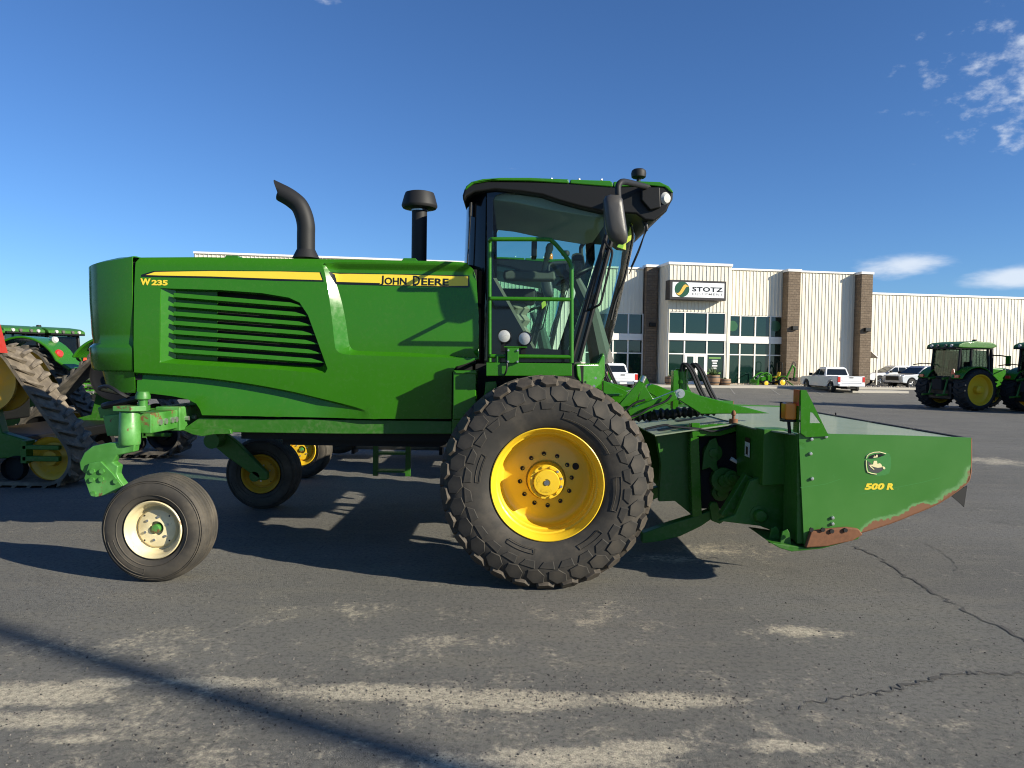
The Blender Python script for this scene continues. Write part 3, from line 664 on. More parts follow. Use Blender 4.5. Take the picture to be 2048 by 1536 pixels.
def side_y(x, z):
    y = HY + .035 * ((z - 2.0) / .7) ** 2 + .028 * max(0, (z - (ZT - .09)) / .09) ** 2
    d1, d2 = polyd((x, z), L1), polyd((x, z), L2)
    if d1 < 2e-4: w = 0
    elif d2 < 2e-4: w = 1
    elif inside(x, z, BIN): w = 1
    elif inside(x, z, BOUT): w = d1 / (d1 + d2)
    else: w = 0
    y += .06 * w * min(1, max(0.1, (x - L2[0][0]) / .15)) * (lambda t_: t_ * t_ * (3 - 2 * t_))(min(1, max(0, (ZT - .012 - z) / .084)))
    c = crz(x)
    if c is not None and z < c - 1e-4:
        t = c - z; e = min(1, max(0, (CR1[-1][0] - x) / .5))
        y += (.06 * min(1, t / .022) * max(0, 1 - t / .40) ** 1.3) * e + .01 * e
    return y
LOUV = pl([(320, 576), (344, 577), (441, 580), (523, 586), (577, 595), (599, 605), (616, 630), (632, 673), (646, 712), (655, 737), (651, 745), (643, 747), (550, 739), (344, 727), (320, 725)], HY)
LIN = pl([(345, 580), (345, 580.5), (441, 583), (522, 589), (575, 598), (596, 608), (612, 633), (627, 674), (639, 708), (644, 728), (640, 733), (630, 734), (550, 729), (347, 717), (345, 716)], HY)
def tyre_arcs(mb, specs, y, n=14):
    for r0, r1, a0, a1 in specs:
        for k in range(2):
            r = (r0, r1)[k]
            mb.lathe([(r - .003, y), (r, y - .004), (r + .003, y)], (0, 0, 0), (0, 1, 0), n, a0=R(a0), a1=R(a1))
        for a in (a0, a1):
            d = Vector((math.cos(R(a)), 0, -math.sin(R(a)))); mb.tube([d * r0 + Vector((0, y - .001, 0)), d * r1 + Vector((0, y - .001, 0))], .003, 5)
def add_attr(o, name, fn):
    me = o.data; at = me.attributes.new(name, 'FLOAT', 'POINT')
    for i, q in enumerate(me.vertices): at.data[i].value = fn(q.co + ORG[o.name])
def windrower(label, off, main):
    base = Vector((P(500, 900, YC).x, YC, 0)); W = empty('windrower', base, label, 'windrower'); W.location = base + Vector(off)
    g, gd = M['green'], M['green_d']
    # ---------------------------------------------------------------- hood
    for far in (0, 1):
        if far and not main: continue
        fx = mir if far else (lambda m: m)
        mb = MB(); mb.sheet(HOOD, side_y, [LOUV], [L1, L2, CR1, CR2] + [[(XZ(282, 0, HY)[0], ZT - d_), (XZ(930, 0, HY)[0], ZT - d_)] for d_ in (.012, .024, .036, .048, .06, .072, .084, .096)], .06 if main and not far else .14)
        hp = mk('hood_side', fx(mb), g, W, smooth=15, solid=.012)
        mb = MB(); n = len(LOUV)
        fr = [(x, side_y(x, z) + .001, z) for x, z in LOUV]; bk = [(x, HY + .075, z) for x, z in LIN]
        mb.add(fr + bk, [(i, (i + 1) % n, n + (i + 1) % n, n + i) for i in range(n)]); mk('louver_surround', fx(mb), g, hp, smooth=25)
        right = [(606, 613), (615, 632), (623, 651), (630, 670), (636, 688), (642, 707), (648, 725)]
        for i, (ex, ey) in enumerate(right):
            a = Vector((*XZ(346, 590 + 18.5 * i, HY), 0)); b = Vector((*XZ(ex, ey, HY), 0)); c = Vector((*XZ(ex - 26, ey - 4, HY), 0))
            mb = MB(); rg = []
            for q, k in ((a, 1), (a.lerp(c, .5), 1), (c, .95), (b, .12)):
                rg.append([(q.x, HY + .014, q.y + .021 * k), (q.x, HY + .008, q.y - .017 * k), (q.x, HY + .075, q.y - .036 * k), (q.x, HY + .08, q.y - .026 * k)])
            mb.rings([[Vector(t) for t in r_] for r_ in rg]); mk('louver_slat', fx(mb), g, hp, bev=.003)
        mb = MB(); q = pl([(343, 578), (427, 580), (427, 722), (343, 718)], HY); mb.prism(q, HY + .083, HY + .1); mk('louver_backing', fx(mb), gd, hp)
        if far: continue
        # decals
        for nm, pts, mat_, o_ in (('stripe_edge', [(281, 549), (305, 541.5), (420, 540), (560, 541), (640, 543.5), (647, 563), (560, 561.5), (420, 556), (300, 553.5), (281, 553)], 'decal_black', .002),
                                  ('yellow_stripe', [(290, 549.5), (308, 543.5), (420, 541.5), (560, 542.5), (638, 544.5), (644, 560), (560, 557.5), (420, 552.5), (315, 550.5)], 'stripe', .0035),
                                  ('stripe_edge', [(655, 543), (780, 545.5), (938, 549), (938, 572), (932, 574), (780, 570), (668, 567)], 'decal_black', .002),
                                  ('yellow_stripe', [(657.5, 545), (780, 547), (935, 551), (935, 570), (896, 570.5), (896, 571), (757, 568), (757, 564.5), (669, 562)], 'stripe', .0035)):
            mb = MB(); q = pl(pts, HY); mb.sheet(q, lambda x, z: side_y(x, z) - .006 - o_, spacing=.05); mk(nm, mb, M[mat_], hp, smooth=40)
        def ls(name, s, p0, p1, h, mat_, o_, **k):
            mb = MB(); letters_on(mb, s, XZ(*p0, HY), XZ(*p1, HY), h, -o_, side_y, **k); mk(name, mb, M[mat_], hp, smooth=0)
        ls('lettering', 'J', (758, 569), (764.5, 569.2), .09, 'decal_black', .0112, bold=.022, depth=.001)
        ls('lettering', 'OHN', (766.5, 567.5), (811, 568.4), .066, 'decal_black', .0112, bold=.024, depth=.001)
        ls('lettering', 'D', (824, 569.2), (838, 569.4), .09, 'decal_black', .0112, bold=.022, depth=.001)
        ls('lettering', 'EERE', (841, 569), (896, 570), .066, 'decal_black', .0112, bold=.024, depth=.001)
        ls('lettering', 'W', (279.5, 570), (300, 570.4), .062, 'stripe', .0085, bold=.05, depth=.001)
        ls('lettering', '235', (302, 570.4), (334.5, 571), .05, 'stripe', .0085, bold=.045, depth=.001)
    # hood top and dark inside
    xa, xb = XZ(276, 514, HY)[0], XZ(930, 524, HY)[0]
    mb = MB(); mb.prism_yz([(HY + .07, ZT - .045), (HY + .13, ZT - .012), (HY + .3, ZT + .005), (2 * YC - HY - .3, ZT + .005), (2 * YC - HY - .13, ZT - .012), (2 * YC - HY - .07, ZT - .045)], xa, xb); mk('hood_top', mb, g, W, bev=.01)
    for px in (455, 816):
        x, z = XZ(px, 512, HY); mb = MB(); mb.prism([(x - .09, z - .05), (x - .055, ZT + .028), (x + .055, ZT + .028), (x + .09, z - .05)], HY + .1, HY + .3); mk('hood_latch', mb, g, W, bev=.006)
    mb = MB(); mb.box(xa + .02, xb + .1, HY + .17, 2 * YC - HY - .17, 1.42, ZT - .06); mk('engine_bay', mb, M['black_m'], W)
    # rounded rear cap
    xf = XZ(264, 650, HY)[0]; xr = -4.12; hw = YC - HY - .01
    def ring(py, inset, top=0):
        zz = XZ(264, py, HY)[1]; pts = []; half = hw - max(0, inset) * .25
        for k in range(41):
            t = -1 + 2 * k / 40; s = 1 if t > 0 else -1
            a = abs(t) ** 1.0; x = xf - (xf - xr - inset) * (1 - a ** 3) ** (1 / 3)
            z = zz - (top * (xf - x) / .65)
            pts.append(Vector((x, YC + t * half, z)))
        return pts
    mb = MB(); mb.rings([ring(511, .30, .03), ring(512, .10, .09), ring(514, .0, .10), ring(600, .008), ring(668, .03), ring(688, .05), ring(694, .012), ring(698, .0), ring(738, .03), ring(741, .05)], False, 0, False); mb.add(ring(511, .30, .03), [list(range(41))]); rc = mk('rear_cap', mb, g, W, smooth=40, solid=.01)
    mb = MB(); mb.rings([ring(741, .06), ring(744, .14), ring(786, .20)], False, 0, False); mk('rear_skirt', mb, g, W, smooth=40, solid=.01)
    mb = MB(); mb.box(xf - .05, xf + .06, HY + .06, 2 * YC - HY - .06, 1.60, ZT - .05); mk('seam_filler', mb, M['black_m'], W)
    # ---------------------------------------------------------------- chassis
    for fx in ((lambda m: m), mir):
        a = pl([(398, 836), (904, 842), (904, 868), (690, 868), (400, 864), (360, 862)], 6.84); mb = MB(); mb.prism(a, 6.84, 7.0); mk('frame_rail', fx(mb), gd, W, bev=.008)
        a = pl([(370, 860), (440, 853), (463, 858), (466, 867), (430, 868), (408, 872), (388, 868)], 6.83); mb = MB(); mb.prism(a, 6.79, 6.836); mk('rail_gusset', fx(mb), gd, W, bev=.005)
    mb = MB(); x0, x1 = XZ(470, 850, 6.84)[0], XZ(905, 850, 6.84)[0]; mb.box(x0, x1, 7.0, 2 * YC - 7.0, 1.05, 1.32); mb.box(XZ(560, 0, 7)[0], XZ(900, 0, 7)[0], 7.15, 8.3, .98, 1.06); mk('belly', mb, M['black_m'], W)
    # rear axle beam with its telescoping near end
    for fx, far in (((lambda m: m), 0), (mir, 1)):
        x = -3.14; z0, z1 = 1.15, 1.35
        mb = MB(); mb.box(x - .09, x + .09, 6.25, 6.80, z0 + .015, z1 - .015); ax = mk('axle_beam', fx(mb), M['green_w'], W, bev=.01)
        mb = MB(); mb.box(x - .115, x + .115, 6.74, YC + .02, z0 - .01, z1 + .01); mk('axle_sleeve', fx(mb), M['green_s'], W, bev=.012)
        for yy in (6.4, 6.5, 6.62, 6.7):
            mb = MB(); mb.cyl((x + .088, yy, 1.25), (x + .108, yy, 1.25), .028, 6); mk('bolt', fx(mb), M['bolt'], ax)
        mb = MB(); mb.cyl((x + .11, 6.85, 1.25), (x + .15, 6.85, 1.25), .022, 6); mb.cyl((x + .11, 7.0, 1.25), (x + .15, 7.0, 1.25), .022, 6); mk('clamp_bolt', fx(mb), M['bolt'], W)
        # kingpin housing, steering link
        c = Vector((-3.19, 6.17, 0)); zt, zl = 1.36, 1.08
        mb = MB(); mb.lathe([(0, zt), (.075, zt), (.08, zt - .012), (.083, 1.24), (.085, 1.235), (.085, zl + .02), (.08, zl), (0, zl)], c, (0, 0, 1), 24); mk('kingpin_housing', fx(mb), M['green_s'], W)
        mb = MB(); mb.prism_xy([(c.x - .10, c.y - .08), (c.x + .06, c.y - .1), (c.x + .15, c.y - .02), (c.x + .13, c.y + .09), (c.x - .06, c.y + .1)], zt + .003, zt + .045); mb.cyl((c.x + .1, c.y + .02, zt + .04), (c.x + .1, c.y + .02, zt + .13), .038, 12); mb.lathe([(.0, .17), (.045, .165), (.06, .13), (.06, .1), (.03, .09)], (c.x + .1, c.y + .02, zt), (0, 0, 1), 14); mk('steering_arm', fx(mb), M['green_w'], W, bev=.004)
        mb = MB(); mb.tube(smooth_path([(c.x + .08, c.y + .03, zt + .11), (c.x - .1, c.y + .1, zt + .07), (c.x - .35, c.y + .25, zt + .02), (c.x - .42, c.y + .9, zt)]), .03, 10); mk('tie_rod', fx(mb), M['black'], W)
        mb = MB(); mb.tube(smooth_path([(c.x - .4, c.y + .7, zt + .1), (c.x - .36, c.y + .2, zt + .17), (c.x - .2, c.y + .05, zt + .2), (c.x - .06, c.y + .05, zt + .12), (c.x, c.y + .3, zt + .05)]), .016, 8); mk('hose', fx(mb), M['hose'], W)
        mb = MB(); mb.prism(pl([(205, 832), (243, 828), (243, 872), (214, 872)], 6.3), 6.3, 6.33); mb.prism(pl([(200, 815), (225, 805), (250, 815), (240, 830), (205, 836)], 6.4), 6.36, 6.46); mk('link_bracket', fx(mb), M['green_s'], W, bev=.006)
        for k in range(3):
            x_ = -3.0 + k * .11; mb = MB(); mb.add([(x_, 6.95, 1.37), (x_ + .02, 6.95, 1.37), (x_ + .02, 7.2, 1.37), (x_, 7.2, 1.37), (x_, 7.2, 1.56), (x_ + .02, 7.2, 1.56), (x_, 7.1, 1.54), (x_ + .02, 7.1, 1.54)], [(0, 1, 2, 3), (0, 3, 4, 6), (1, 2, 5, 7), (0, 1, 7, 6), (6, 7, 5, 4), (3, 2, 5, 4)]); mk('axle_gusset', fx(mb), M['green_s'], W)
        mb = MB(); mb.box(-3.05, -2.62, 7.0, 7.4, 1.36, 1.42); mb.box(-3.0, -2.6, 7.2, 7.35, 1.42, 1.6); mk('axle_pivot_plate', fx(mb), M['green_s'], W, bev=.006)
    # ---------------------------------------------------------------- casters
    def caster(tag, Y0, cpx, rim_m, arm_near):
        """wheel whose near face stands at depth Y0"""
        cx, cz = XZ(*cpx, Y0); r = .436; cz = r - .008; c = Vector((cx, Y0 + .16, cz)); S = 1 if not arm_near else -1
        wd = .16
        prof = [(.235, -wd + .05), (.25, -wd + .02), (.29, -wd + .002), (.335, -wd - .006), (.375, -wd + .004), (.405, -wd + .022), (.418, -wd + .034), (.421, -wd + .05), (.428, -wd + .055), (.432, -wd + .075), (.427, -wd + .08), (.427, -wd + .09), (.434, -wd + .095), (.434, -.03), (.429, -.025), (.429, -.015), (.436, -.01), (.436, .01)]
        prof = prof + [(a, -t) for a, t in reversed(prof)]
        mb = MB(); mb.lathe(prof, c, (0, 1, 0), 72); ty = mk('caster_tyre', mb, M['rubber_c'], W, smooth=30, org=c)
        mb = MB(); tyre_arcs(mb, [(.315, .36, 100, 165)], -wd - .003); mb.map(lambda q: q + c); mk('sidewall_print', mb, M['rubber_c'], ty)
        for rr_, yy_ in ((.398, -wd + .013), (.385, -wd + .006), (.285, -wd + .001)): mb = MB(); mb.lathe([(rr_ - .004, yy_ + .003), (rr_, yy_ - .004), (rr_ + .004, yy_ + .003)], c, (0, 1, 0), 72); mk('sidewall_rib', mb, M['rubber_c'], ty)
        a = -S if arm_near else 1
        s = 1
        rp = [(.228, -wd + .035), (.236, -wd + .02), (.228, -wd + .012), (.214, -wd + .022), (.205, -wd + .05), (.196, -wd + .075), (.188, -wd + .08), (.182, -wd + .095), (.176, -wd + .118), (.170, -wd + .12), (.15, -wd + .095), (.10, -wd + .085), (.058, -wd + .082), (.056, -wd + .13), (0, -wd + .13)]
        mb = MB(); mb.lathe(rp, c, (0, 1, 0), 56); rm = mk('caster_rim', mb, rim_m, W, smooth=40, org=c)
        mb = MB(); mb.lathe([(.235, wd - .05), (.236, wd - .012), (.2, wd - .03), (.17, wd - .13), (.05, wd - .14)], c, (0, 1, 0), 32); mk('rim_back', mb, rim_m, rm)
        for k in range(6):
            t = R(20 + 60 * k); q = c + Vector((math.cos(t) * .095, -wd + .086, math.sin(t) * .095)); mb = MB(); mb.cyl(q, q + Vector((0, -.011, 0)), .011, 8); mk('wheel_nut', mb, M['bolt'], rm)
        mb = MB(); mb.lathe([(0, -wd + .06), (.03, -wd + .062), (.036, -wd + .075), (.036, -wd + .13)], c, (0, 1, 0), 16); mk('hub_cap', mb, M['green_w'], rm)
        for k in range(4):
            t = R(45 + 90 * k); q = c + Vector((math.cos(t) * .142, -wd + .0935, math.sin(t) * .142)); mb = MB(); mb.cyl(q, q + Vector((0, -.003, 0)), .007, 8); mk('rim_hole', mb, M['black_m'], rm)
        return c
    c = caster('near', 5.87, (303, 1059), M['cream'] if main else M['yellow'], False)
    Y1 = 6.12
    arm = [(270, 885), (268, 904), (235, 911), (225, 925), (236, 932), (233, 948), (238, 958), (249, 972), (240, 979), (218, 988), (196, 993), (184, 990), (172, 955), (170, 948), (160, 940), (158, 925), (168, 905), (185, 892), (215, 886)]
    mb = MB(); mb.prism(pl(arm, Y1), Y1, Y1 + .09); ca = mk('caster_arm', mb, M['green_s'], W, bev=.012)
    mb = MB(); mb.prism(pl([(182, 925), (205, 922), (228, 945), (249, 972), (240, 979), (218, 988), (196, 993), (184, 990), (172, 955)], Y1), Y1 - .03, Y1 - .002); mk('caster_plate', mb, M['green_s'], ca, bev=.006)
    for q in ((186, 942), (205, 942), (185, 959), (204, 958), (233, 962), (188, 987)):
        p = P(*q, Y1 - .03); mb = MB(); mb.cyl(p, p + Vector((0, -.018, 0)), .022, 6); mk('bolt', mb, M['green_s'], ca)
    q0, q1 = P(205, 955, 6.28), Vector((c.x, 6.28, c.z)); mb = MB(); mb.tube([q0, q1], .06, 10); mb.tube([(c.x, 6.1, c.z), (c.x, 6.34, c.z)], .05, 12); mb.cyl(P(205, 955, 6.15), P(205, 955, 6.34), .07, 12); mk('caster_axle', mb, M['green_s'], W)
    cf = caster('far', 8.8, (520, 950), M['yellow_d'], True)
    q0, q1 = P(438, 878, 8.62), P(528, 953, 8.62); d = (q1 - q0).normalized(); n_ = Vector((-d.z, 0, d.x))
    mb = MB(); mb.prism([(p.x, p.z) for p in (q0 - n_ * .1 - d * .06, q0 + n_ * .1 - d * .06, q0 + n_ * .11 + d * .2, q1 + n_ * .06, q1 + d * .06, q1 - n_ * .06, q0 - n_ * .1 + d * .2)], 8.6, 8.70); mk('caster_arm', mb, gd, W, bev=.02)
    mb = MB(); mb.cyl((q0.x, 8.4, q0.z), (q0.x, 8.7, q0.z), .09, 14); mb.cyl((q0.x + .02, 8.55, q0.z), (q0.x + .02, 8.55, 1.3), .075, 14); mk('caster_pivot', mb, gd, W)
    mb = MB(); mb.cyl((cf.x, 8.6, cf.z), (cf.x, 8.95, cf.z), .06, 12); mk('caster_axle', mb, gd, W)
    # ---------------------------------------------------------------- drive wheels
    wc = Vector((P(1095, 975, 5.78).x, 6.08, .852))
    RS = lambda v: .435 + (v - .435) * 1.092 if v > .435 else v
    prof = [(.435, -.22), (.445, -.252), (.47, -.272), (.52, -.292), (.58, -.302), (.64, -.302), (.69, -.292), (.74, -.268), (.772, -.235), (.792, -.17), (.798, -.08), (.799, 0)]
    prof = prof + [(a, -t) for a, t in reversed(prof[:-1])]
    NL = 26; prof = [(RS(a), b) for a, b in prof]
    def hexlug(mb):
        o = [(-.068, .745), (.006, .758), (.062, .718), (.056, .662), (-.014, .650), (-.068, .69)]
        yb = lambda r: -.268 - max(0, .735 - r) * .45
        mb.add([(x, yb(z) - .008, z) for x, z in o] + [(x * 1.12, yb(z) + .012, .706 + (z - .706) * 1.12) for x, z in o], [list(range(6))] + [(i, (i + 1) % 6, 6 + (i + 1) % 6, 6 + i) for i in range(6)])
    def shlug(mb):
        top = [(-.062, -.262, .786), (-.020, -.286, .764), (.052, -.278, .772), (.066, -.240, .800), (.04, -.175, .824), (-.03, -.18, .824)]
        bot = [(x * 1.2, y + (.035 if i < 3 else .0), .70 + (z - .70) * .45) for i, (x, y, z) in enumerate(top)]
        mb.add(top + bot, [list(range(6))] + [(i, (i + 1) % 6, 6 + (i + 1) % 6, 6 + i) for i in range(6)])
    def traplug(mb):
        o = [(-.060, .640), (.052, .634), (.02, .592), (-.05, .588)]
        mb.add([(x, -.309, z) for x, z in o] + [(x * 1.15, -.298, .624 + (z - .624) * 1.2) for x, z in o], [(0, 1, 2, 3)] + [(i, (i + 1) % 4, 4 + (i + 1) % 4, 4 + i) for i in range(4)])
    def diam(mb, yc):
        o = [(-.06, 0), (-.025, -.065), (.035, -.055), (.065, .0), (.025, .065), (-.035, .055)]
        mb.add([(x, yc + y, .823) for x, y in o] + [(x * 1.2, yc + y * 1.15, .77) for x, y in o], [list(range(6))] + [(i, (i + 1) % 6, 6 + (i + 1) % 6, 6 + i) for i in range(6)])
    def spun(fns, phase=0.0):
        mb = MB()
        for fn, ph in fns:
            for k in range(NL):
                t = MB(); fn(t); t.map(lambda q: (q.x * 1.06, q.y, RS(q.z))); a = 2 * math.pi * (k + ph) / NL; ca_, sa_ = math.cos(a), math.sin(a)
                mb.add([(q.x * ca_ + q.z * sa_, q.y, -q.x * sa_ + q.z * ca_) for q in t.v], t.f)
        return mb
    for far in (0, 1):
        c = wc if not far else Vector((wc.x, 2 * YC - wc.y, wc.z)); sgn = -1 if far else 1
        mb = MB(); mb.lathe(prof, c, (0, 1, 0), 104); ty = mk('drive_tyre', mb, M['rubber'], W, smooth=40, org=c)
        if not far and main:
            for fn, ph, nm in ((hexlug, .5, 'sidewall_lug'), (shlug, 0, 'shoulder_lug'), (traplug, 0, 'sidewall_mark')):
                t = MB(); fn(t); t.map(lambda q: (q.x * 1.06, q.y, RS(q.z))); first = mk(nm, t, M['rubber_lug'] if nm == 'shoulder_lug' else M['rubber'], ty, bev=.0025 if nm != 'sidewall_mark' else .0015, smooth=30, org=(0, 0, 0)); first.location = (0, 0, 0); first.rotation_euler = (0, 2 * math.pi * ph / NL, 0)
                for k in range(1, NL): copy_part(first, ty, (0, 0, 0), (0, 2 * math.pi * (k + ph) / NL, 0))
            mb = spun([(lambda m_: diam(m_, -.09), .5), (lambda m_: diam(m_, .09), 0), (lambda m_: diam(m_, .23), .5)])
        else:
            mb = spun([(lambda m_: diam(m_, -.23), .5), (lambda m_: diam(m_, -.09), 0), (lambda m_: diam(m_, .09), .5), (lambda m_: diam(m_, .23), 0)])
        mb.map(lambda q: q + c); mk('tread_blocks', mb, M['rubber_lug'], ty, smooth=0, kind='stuff')
        if not far:
            mb = MB(); pass
            for sp in [(.545, .615, -78, -28), (.54, .58, -8, 20), (.53, .57, 40, 62), (.51, .55, 100, 125), (.53, .57, 182, 205)]: mb = MB(); tyre_arcs(mb, [sp], -.301); mb.map(lambda q: q + c); mk('sidewall_print', mb, M['rubber'], ty)
        # rim, deep set disc and hub
        rp = [(.43, -.225), (.449, -.258), (.452, -.268), (.445, -.272), (.437, -.262), (.428, -.235), (.415, -.222), (.408, -.18), (.396, -.172), (.392, -.09), (.382, -.08), (.38, .0), (.372, .02), (.345, .035), (.30, .03), (.20, .005), (.165, .0), (.16, .02), (0, .02)]
        if far: rp = [(a, -t) for a, t in rp]
        mb = MB(); mb.lathe(rp, c, (0, 1, 0), 96); rm = mk('drive_rim', mb, M['yellow'], W, smooth=40, org=c)
        if far: continue
        mb = MB(); mb.lathe([(.43, .225), (.45, .26), (.43, .25), (.39, .1), (.37, .03)], c, (0, 1, 0), 48); mk('rim_back', mb, M['yellow'], rm)
        mb = MB(); mb.lathe([(.15, .01), (.152, -.02), (.15, -.075), (.14, -.09), (.138, -.13), (.134, -.134), (.112, -.134), (.11, -.128), (.106, -.128), (.105, -.155), (.10, -.163), (.03, -.166), (.028, -.158), (0, -.158)], c, (0, 1, 0), 56); hub = mk('hub', mb, M['yellow'], W, smooth=35, org=c)
        for k in range(12):
            t = R(15 + 30 * k); q = c + Vector((math.cos(t) * .124, -.134, math.sin(t) * .124)); mb = MB(); mb.cyl(q, q + Vector((0, -.014, 0)), .011, 6); mk('hub_bolt', mb, M['yellow'] if k not in (0, 1, 11) else M['bolt'], hub)
        mb = MB(); mb.cyl(c + Vector((0, -.157, 0)), c + Vector((0, -.172, 0)), .022, 14); mk('hub_plug', mb, M['steel'], hub)
        mb = MB()
        for s, a0, st in (('POWER', -62, 16), ('WHEEL', 197, 16)):
            for k, ch in enumerate(s):
                vs, fs = letters(ch, .021, .024, bold=.01, depth=.004); a = R(a0 - k * st); rad = Vector((math.cos(a), 0, math.sin(a))); tan = Vector((math.sin(a), 0, -math.cos(a)))
                mb.add([c + rad * (.058 + y) + tan * (x - .0105) + Vector((0, -.1635 - z, 0)) for x, y, z in vs], fs)
        mk('hub_lettering', mb, M['yellow'], hub, smooth=0)
        for k in range(12):
            t = R(5 + 30 * k); q = c + Vector((math.cos(t) * .215, .008, math.sin(t) * .215)); mb = MB(); mb.lathe([(.018, .004), (.018, -.008), (.011, -.008), (.011, .0), (0, .0)], q, (0, 1, 0), 12); mk('wheel_bolt', mb, M['black_m'], rm)
        q = c + Vector((.245, .017, .11)); mb = MB(); mb.lathe([(.03, .004), (.027, -.002), (0, -.002)], q, (0, 1, 0), 18); mk('rim_hole', mb, M['black_m'], rm)
    mb = MB(); mb.tube([(wc.x, 6.15, wc.z), (wc.x, 2 * YC - 6.15, wc.z)], .17, 20); mb.box(wc.x - .2, wc.x + .2, 6.5, 2 * YC - 6.5, .7, .9); mk('drive_axle', mb, gd, W, bev=.01)
    # ---------------------------------------------------------------- left platform, rail, boxes
    PY = 6.36
    mb = MB(); q = pl([(972, 725), (1144, 727), (1144, 752), (972, 752)], PY); mb.prism(q, PY, PY + .035); mb.prism(pl([(973, 727), (1143, 729), (1143, 735), (973, 733)], PY), PY + .035, 6.95); pf = mk('platform', mb, g, W, bev=.006)
    r = .0185
    T = lambda a, b, Y=PY + .03: P(a, b, Y)
    mb = MB(); mb.tube(smooth_path([T(979, 724, 6.92), T(979, 600, 6.92), T(979, 492, 6.92), T(979.5, 482, 6.90), T(980, 479.5, 6.86), T(980, 479, 6.6), T(981, 478.8, PY + .08), T(983, 478.6, PY + .045), T(992, 478.5), T(1040, 478.5), T(1094, 479), T(1104, 482), T(1117, 495), T(1136, 519), T(1142, 532), T(1143, 545), T(1143, 640), T(1143, 726)], 6), r, 12); rl = mk('handrail', mb, g, W)
    for y_ in (597, 712):
        mb = MB(); mb.cyl(T(981, y_), T(1141, y_ + 2), r * .95, 12); mk('rail_bar', mb, g, rl)
    p = T(982, 597); mb = MB(); mb.cyl(p, T(979, 597, 6.92), r * .95, 12); mk('rail_return', mb, g, rl)
    p = T(982, 712); mb = MB(); mb.cyl(p, T(979, 712, 6.92), r * .95, 12); mk('rail_return', mb, g, rl)
    mb = MB(); p = T(995, 712); mb.cyl(p, (p.x, p.y, p.z - .1), r, 10); mk('rail_stub', mb, g, rl)
    if main:
        for k, (lx, ly, yy) in enumerate(((1009, 672, PY + .22), (1049.5, 677, PY + .0))):
            p = P(lx, ly, yy); q = P(lx - 3, ly + 24, yy + .06)
            mb = MB(); mb.lathe([(0, .07), (.035, .068), (.055, .045), (.062, .0), (.06, -.006), (.054, -.004)], p, (.28, 1, .05) if k else (.1, 1, .05), 24); wl_ = mk('work_lamp', mb, M['black'], W)
            mb = MB(); mb.lathe([(0, -.012), (.03, -.009), (.0545, -.002)], p, (.28, 1, .05) if k else (.1, 1, .05), 24); mk('lens', mb, M['lens'], wl_)
            mb = MB(); mb.box(q.x - .02, q.x + .02, q.y - .01, q.y + .02, q.z - .03, q.z + .05); mk('bracket', mb, M['black'], wl_)
        p = P(1026, 712, PY - .02); mb = MB(); mb.box(p.x - .05, p.x + .05, PY - .03, PY + .02, p.z - .06, p.z + .07); mb.box(p.x - .08, p.x + .12, PY - .02, PY + .2, p.z + .072, p.z + .082); lb = mk('lamp_bracket', mb, g, W, bev=.004)
        for sx in (-.04, .04):
            for sz in (-.048, .048): mb = MB(); mb.cyl((p.x + sx, PY - .03, p.z + sz), (p.x + sx, PY - .042, p.z + sz), .009, 6); mk('bolt', mb, M['bolt'], lb)
        mb = MB(); mb.tube(smooth_path([P(1012, 702, PY + .05), P(1013, 722, PY - .02), P(1014, 735, PY - .03), P(1010, 748, PY - .01), P(1003, 757, PY + .1)]), .008, 7); mk('lamp_cable', mb, M['hose'], W)
    mb = MB(); mb.prism(pl([(906, 742), (952, 742), (952, 840), (905, 840)], 6.5), 6.5, 6.9); tb = mk('tool_box', mb, g, W, bev=.012)
    mb = MB(); mb.prism(pl([(906, 741), (953, 741), (953, 748), (912, 747)], 6.485), 6.485, 6.9); mk('box_lid', mb, g, tb, bev=.006)
    mb = MB(); mb.prism(pl([(904, 838), (960, 838), (958, 876), (904, 872)], 6.7), 6.7, 6.9); mk('step_bracket', mb, g, W, bev=.006)
    mb = MB(); mb.prism(pl([(971, 764), (992, 762), (995, 800), (966, 812)], 6.55), 6.55, 6.6); mk('step_bracket', mb, g, W, bev=.006)
    mb = MB(); mb.box(P(955, 0, 6.95).x, P(1180, 0, 6.95).x, 6.92, 2 * YC - 6.92, 1.36, XZ(1000, 728, 6.95)[1]); mk('cab_base', mb, M['black_m'], W)
    mb = MB(); mb.box(P(1009, 0, 6.7).x, P(1040, 0, 6.7).x, 6.7, 6.9, 1.45, 1.62); mk('battery_box', mb, M['char'], W, bev=.01)
    # ladder on the far side
    q0, q1 = P(752, 870, 9.2), P(816, 952, 9.2); mb = MB()
    for x in (q0.x, q1.x): mb.box(x - .03, x + .03, 9.17, 9.23, q1.z, 1.3)
    lad = mk('ladder', mb, gd, W)
    for z in (.42, .64, .86, 1.08): mb = MB(); mb.box(q0.x + .03, q1.x - .03, 9.12, 9.28, z, z + .025); mk('rung', mb, gd, lad)
    # ---------------------------------------------------------------- cab
    CY0, CY1 = 6.95, 2 * YC - 6.95
    zf = XZ(1000, 726, CY0)[1]; zr = XZ(1000, 376, CY0)[1]
    GL = [(986, 402), (992, 392), (1003, 388), (1040, 386), (1085, 392), (1120, 404), (1160, 414), (1206, 424), (1209, 470), (1136, 700), (1066, 697), (986, 556)]
    OUT = [(974, 372), (1100, 384), (1228, 404), (1230, 470), (1160, 724), (974, 724)]
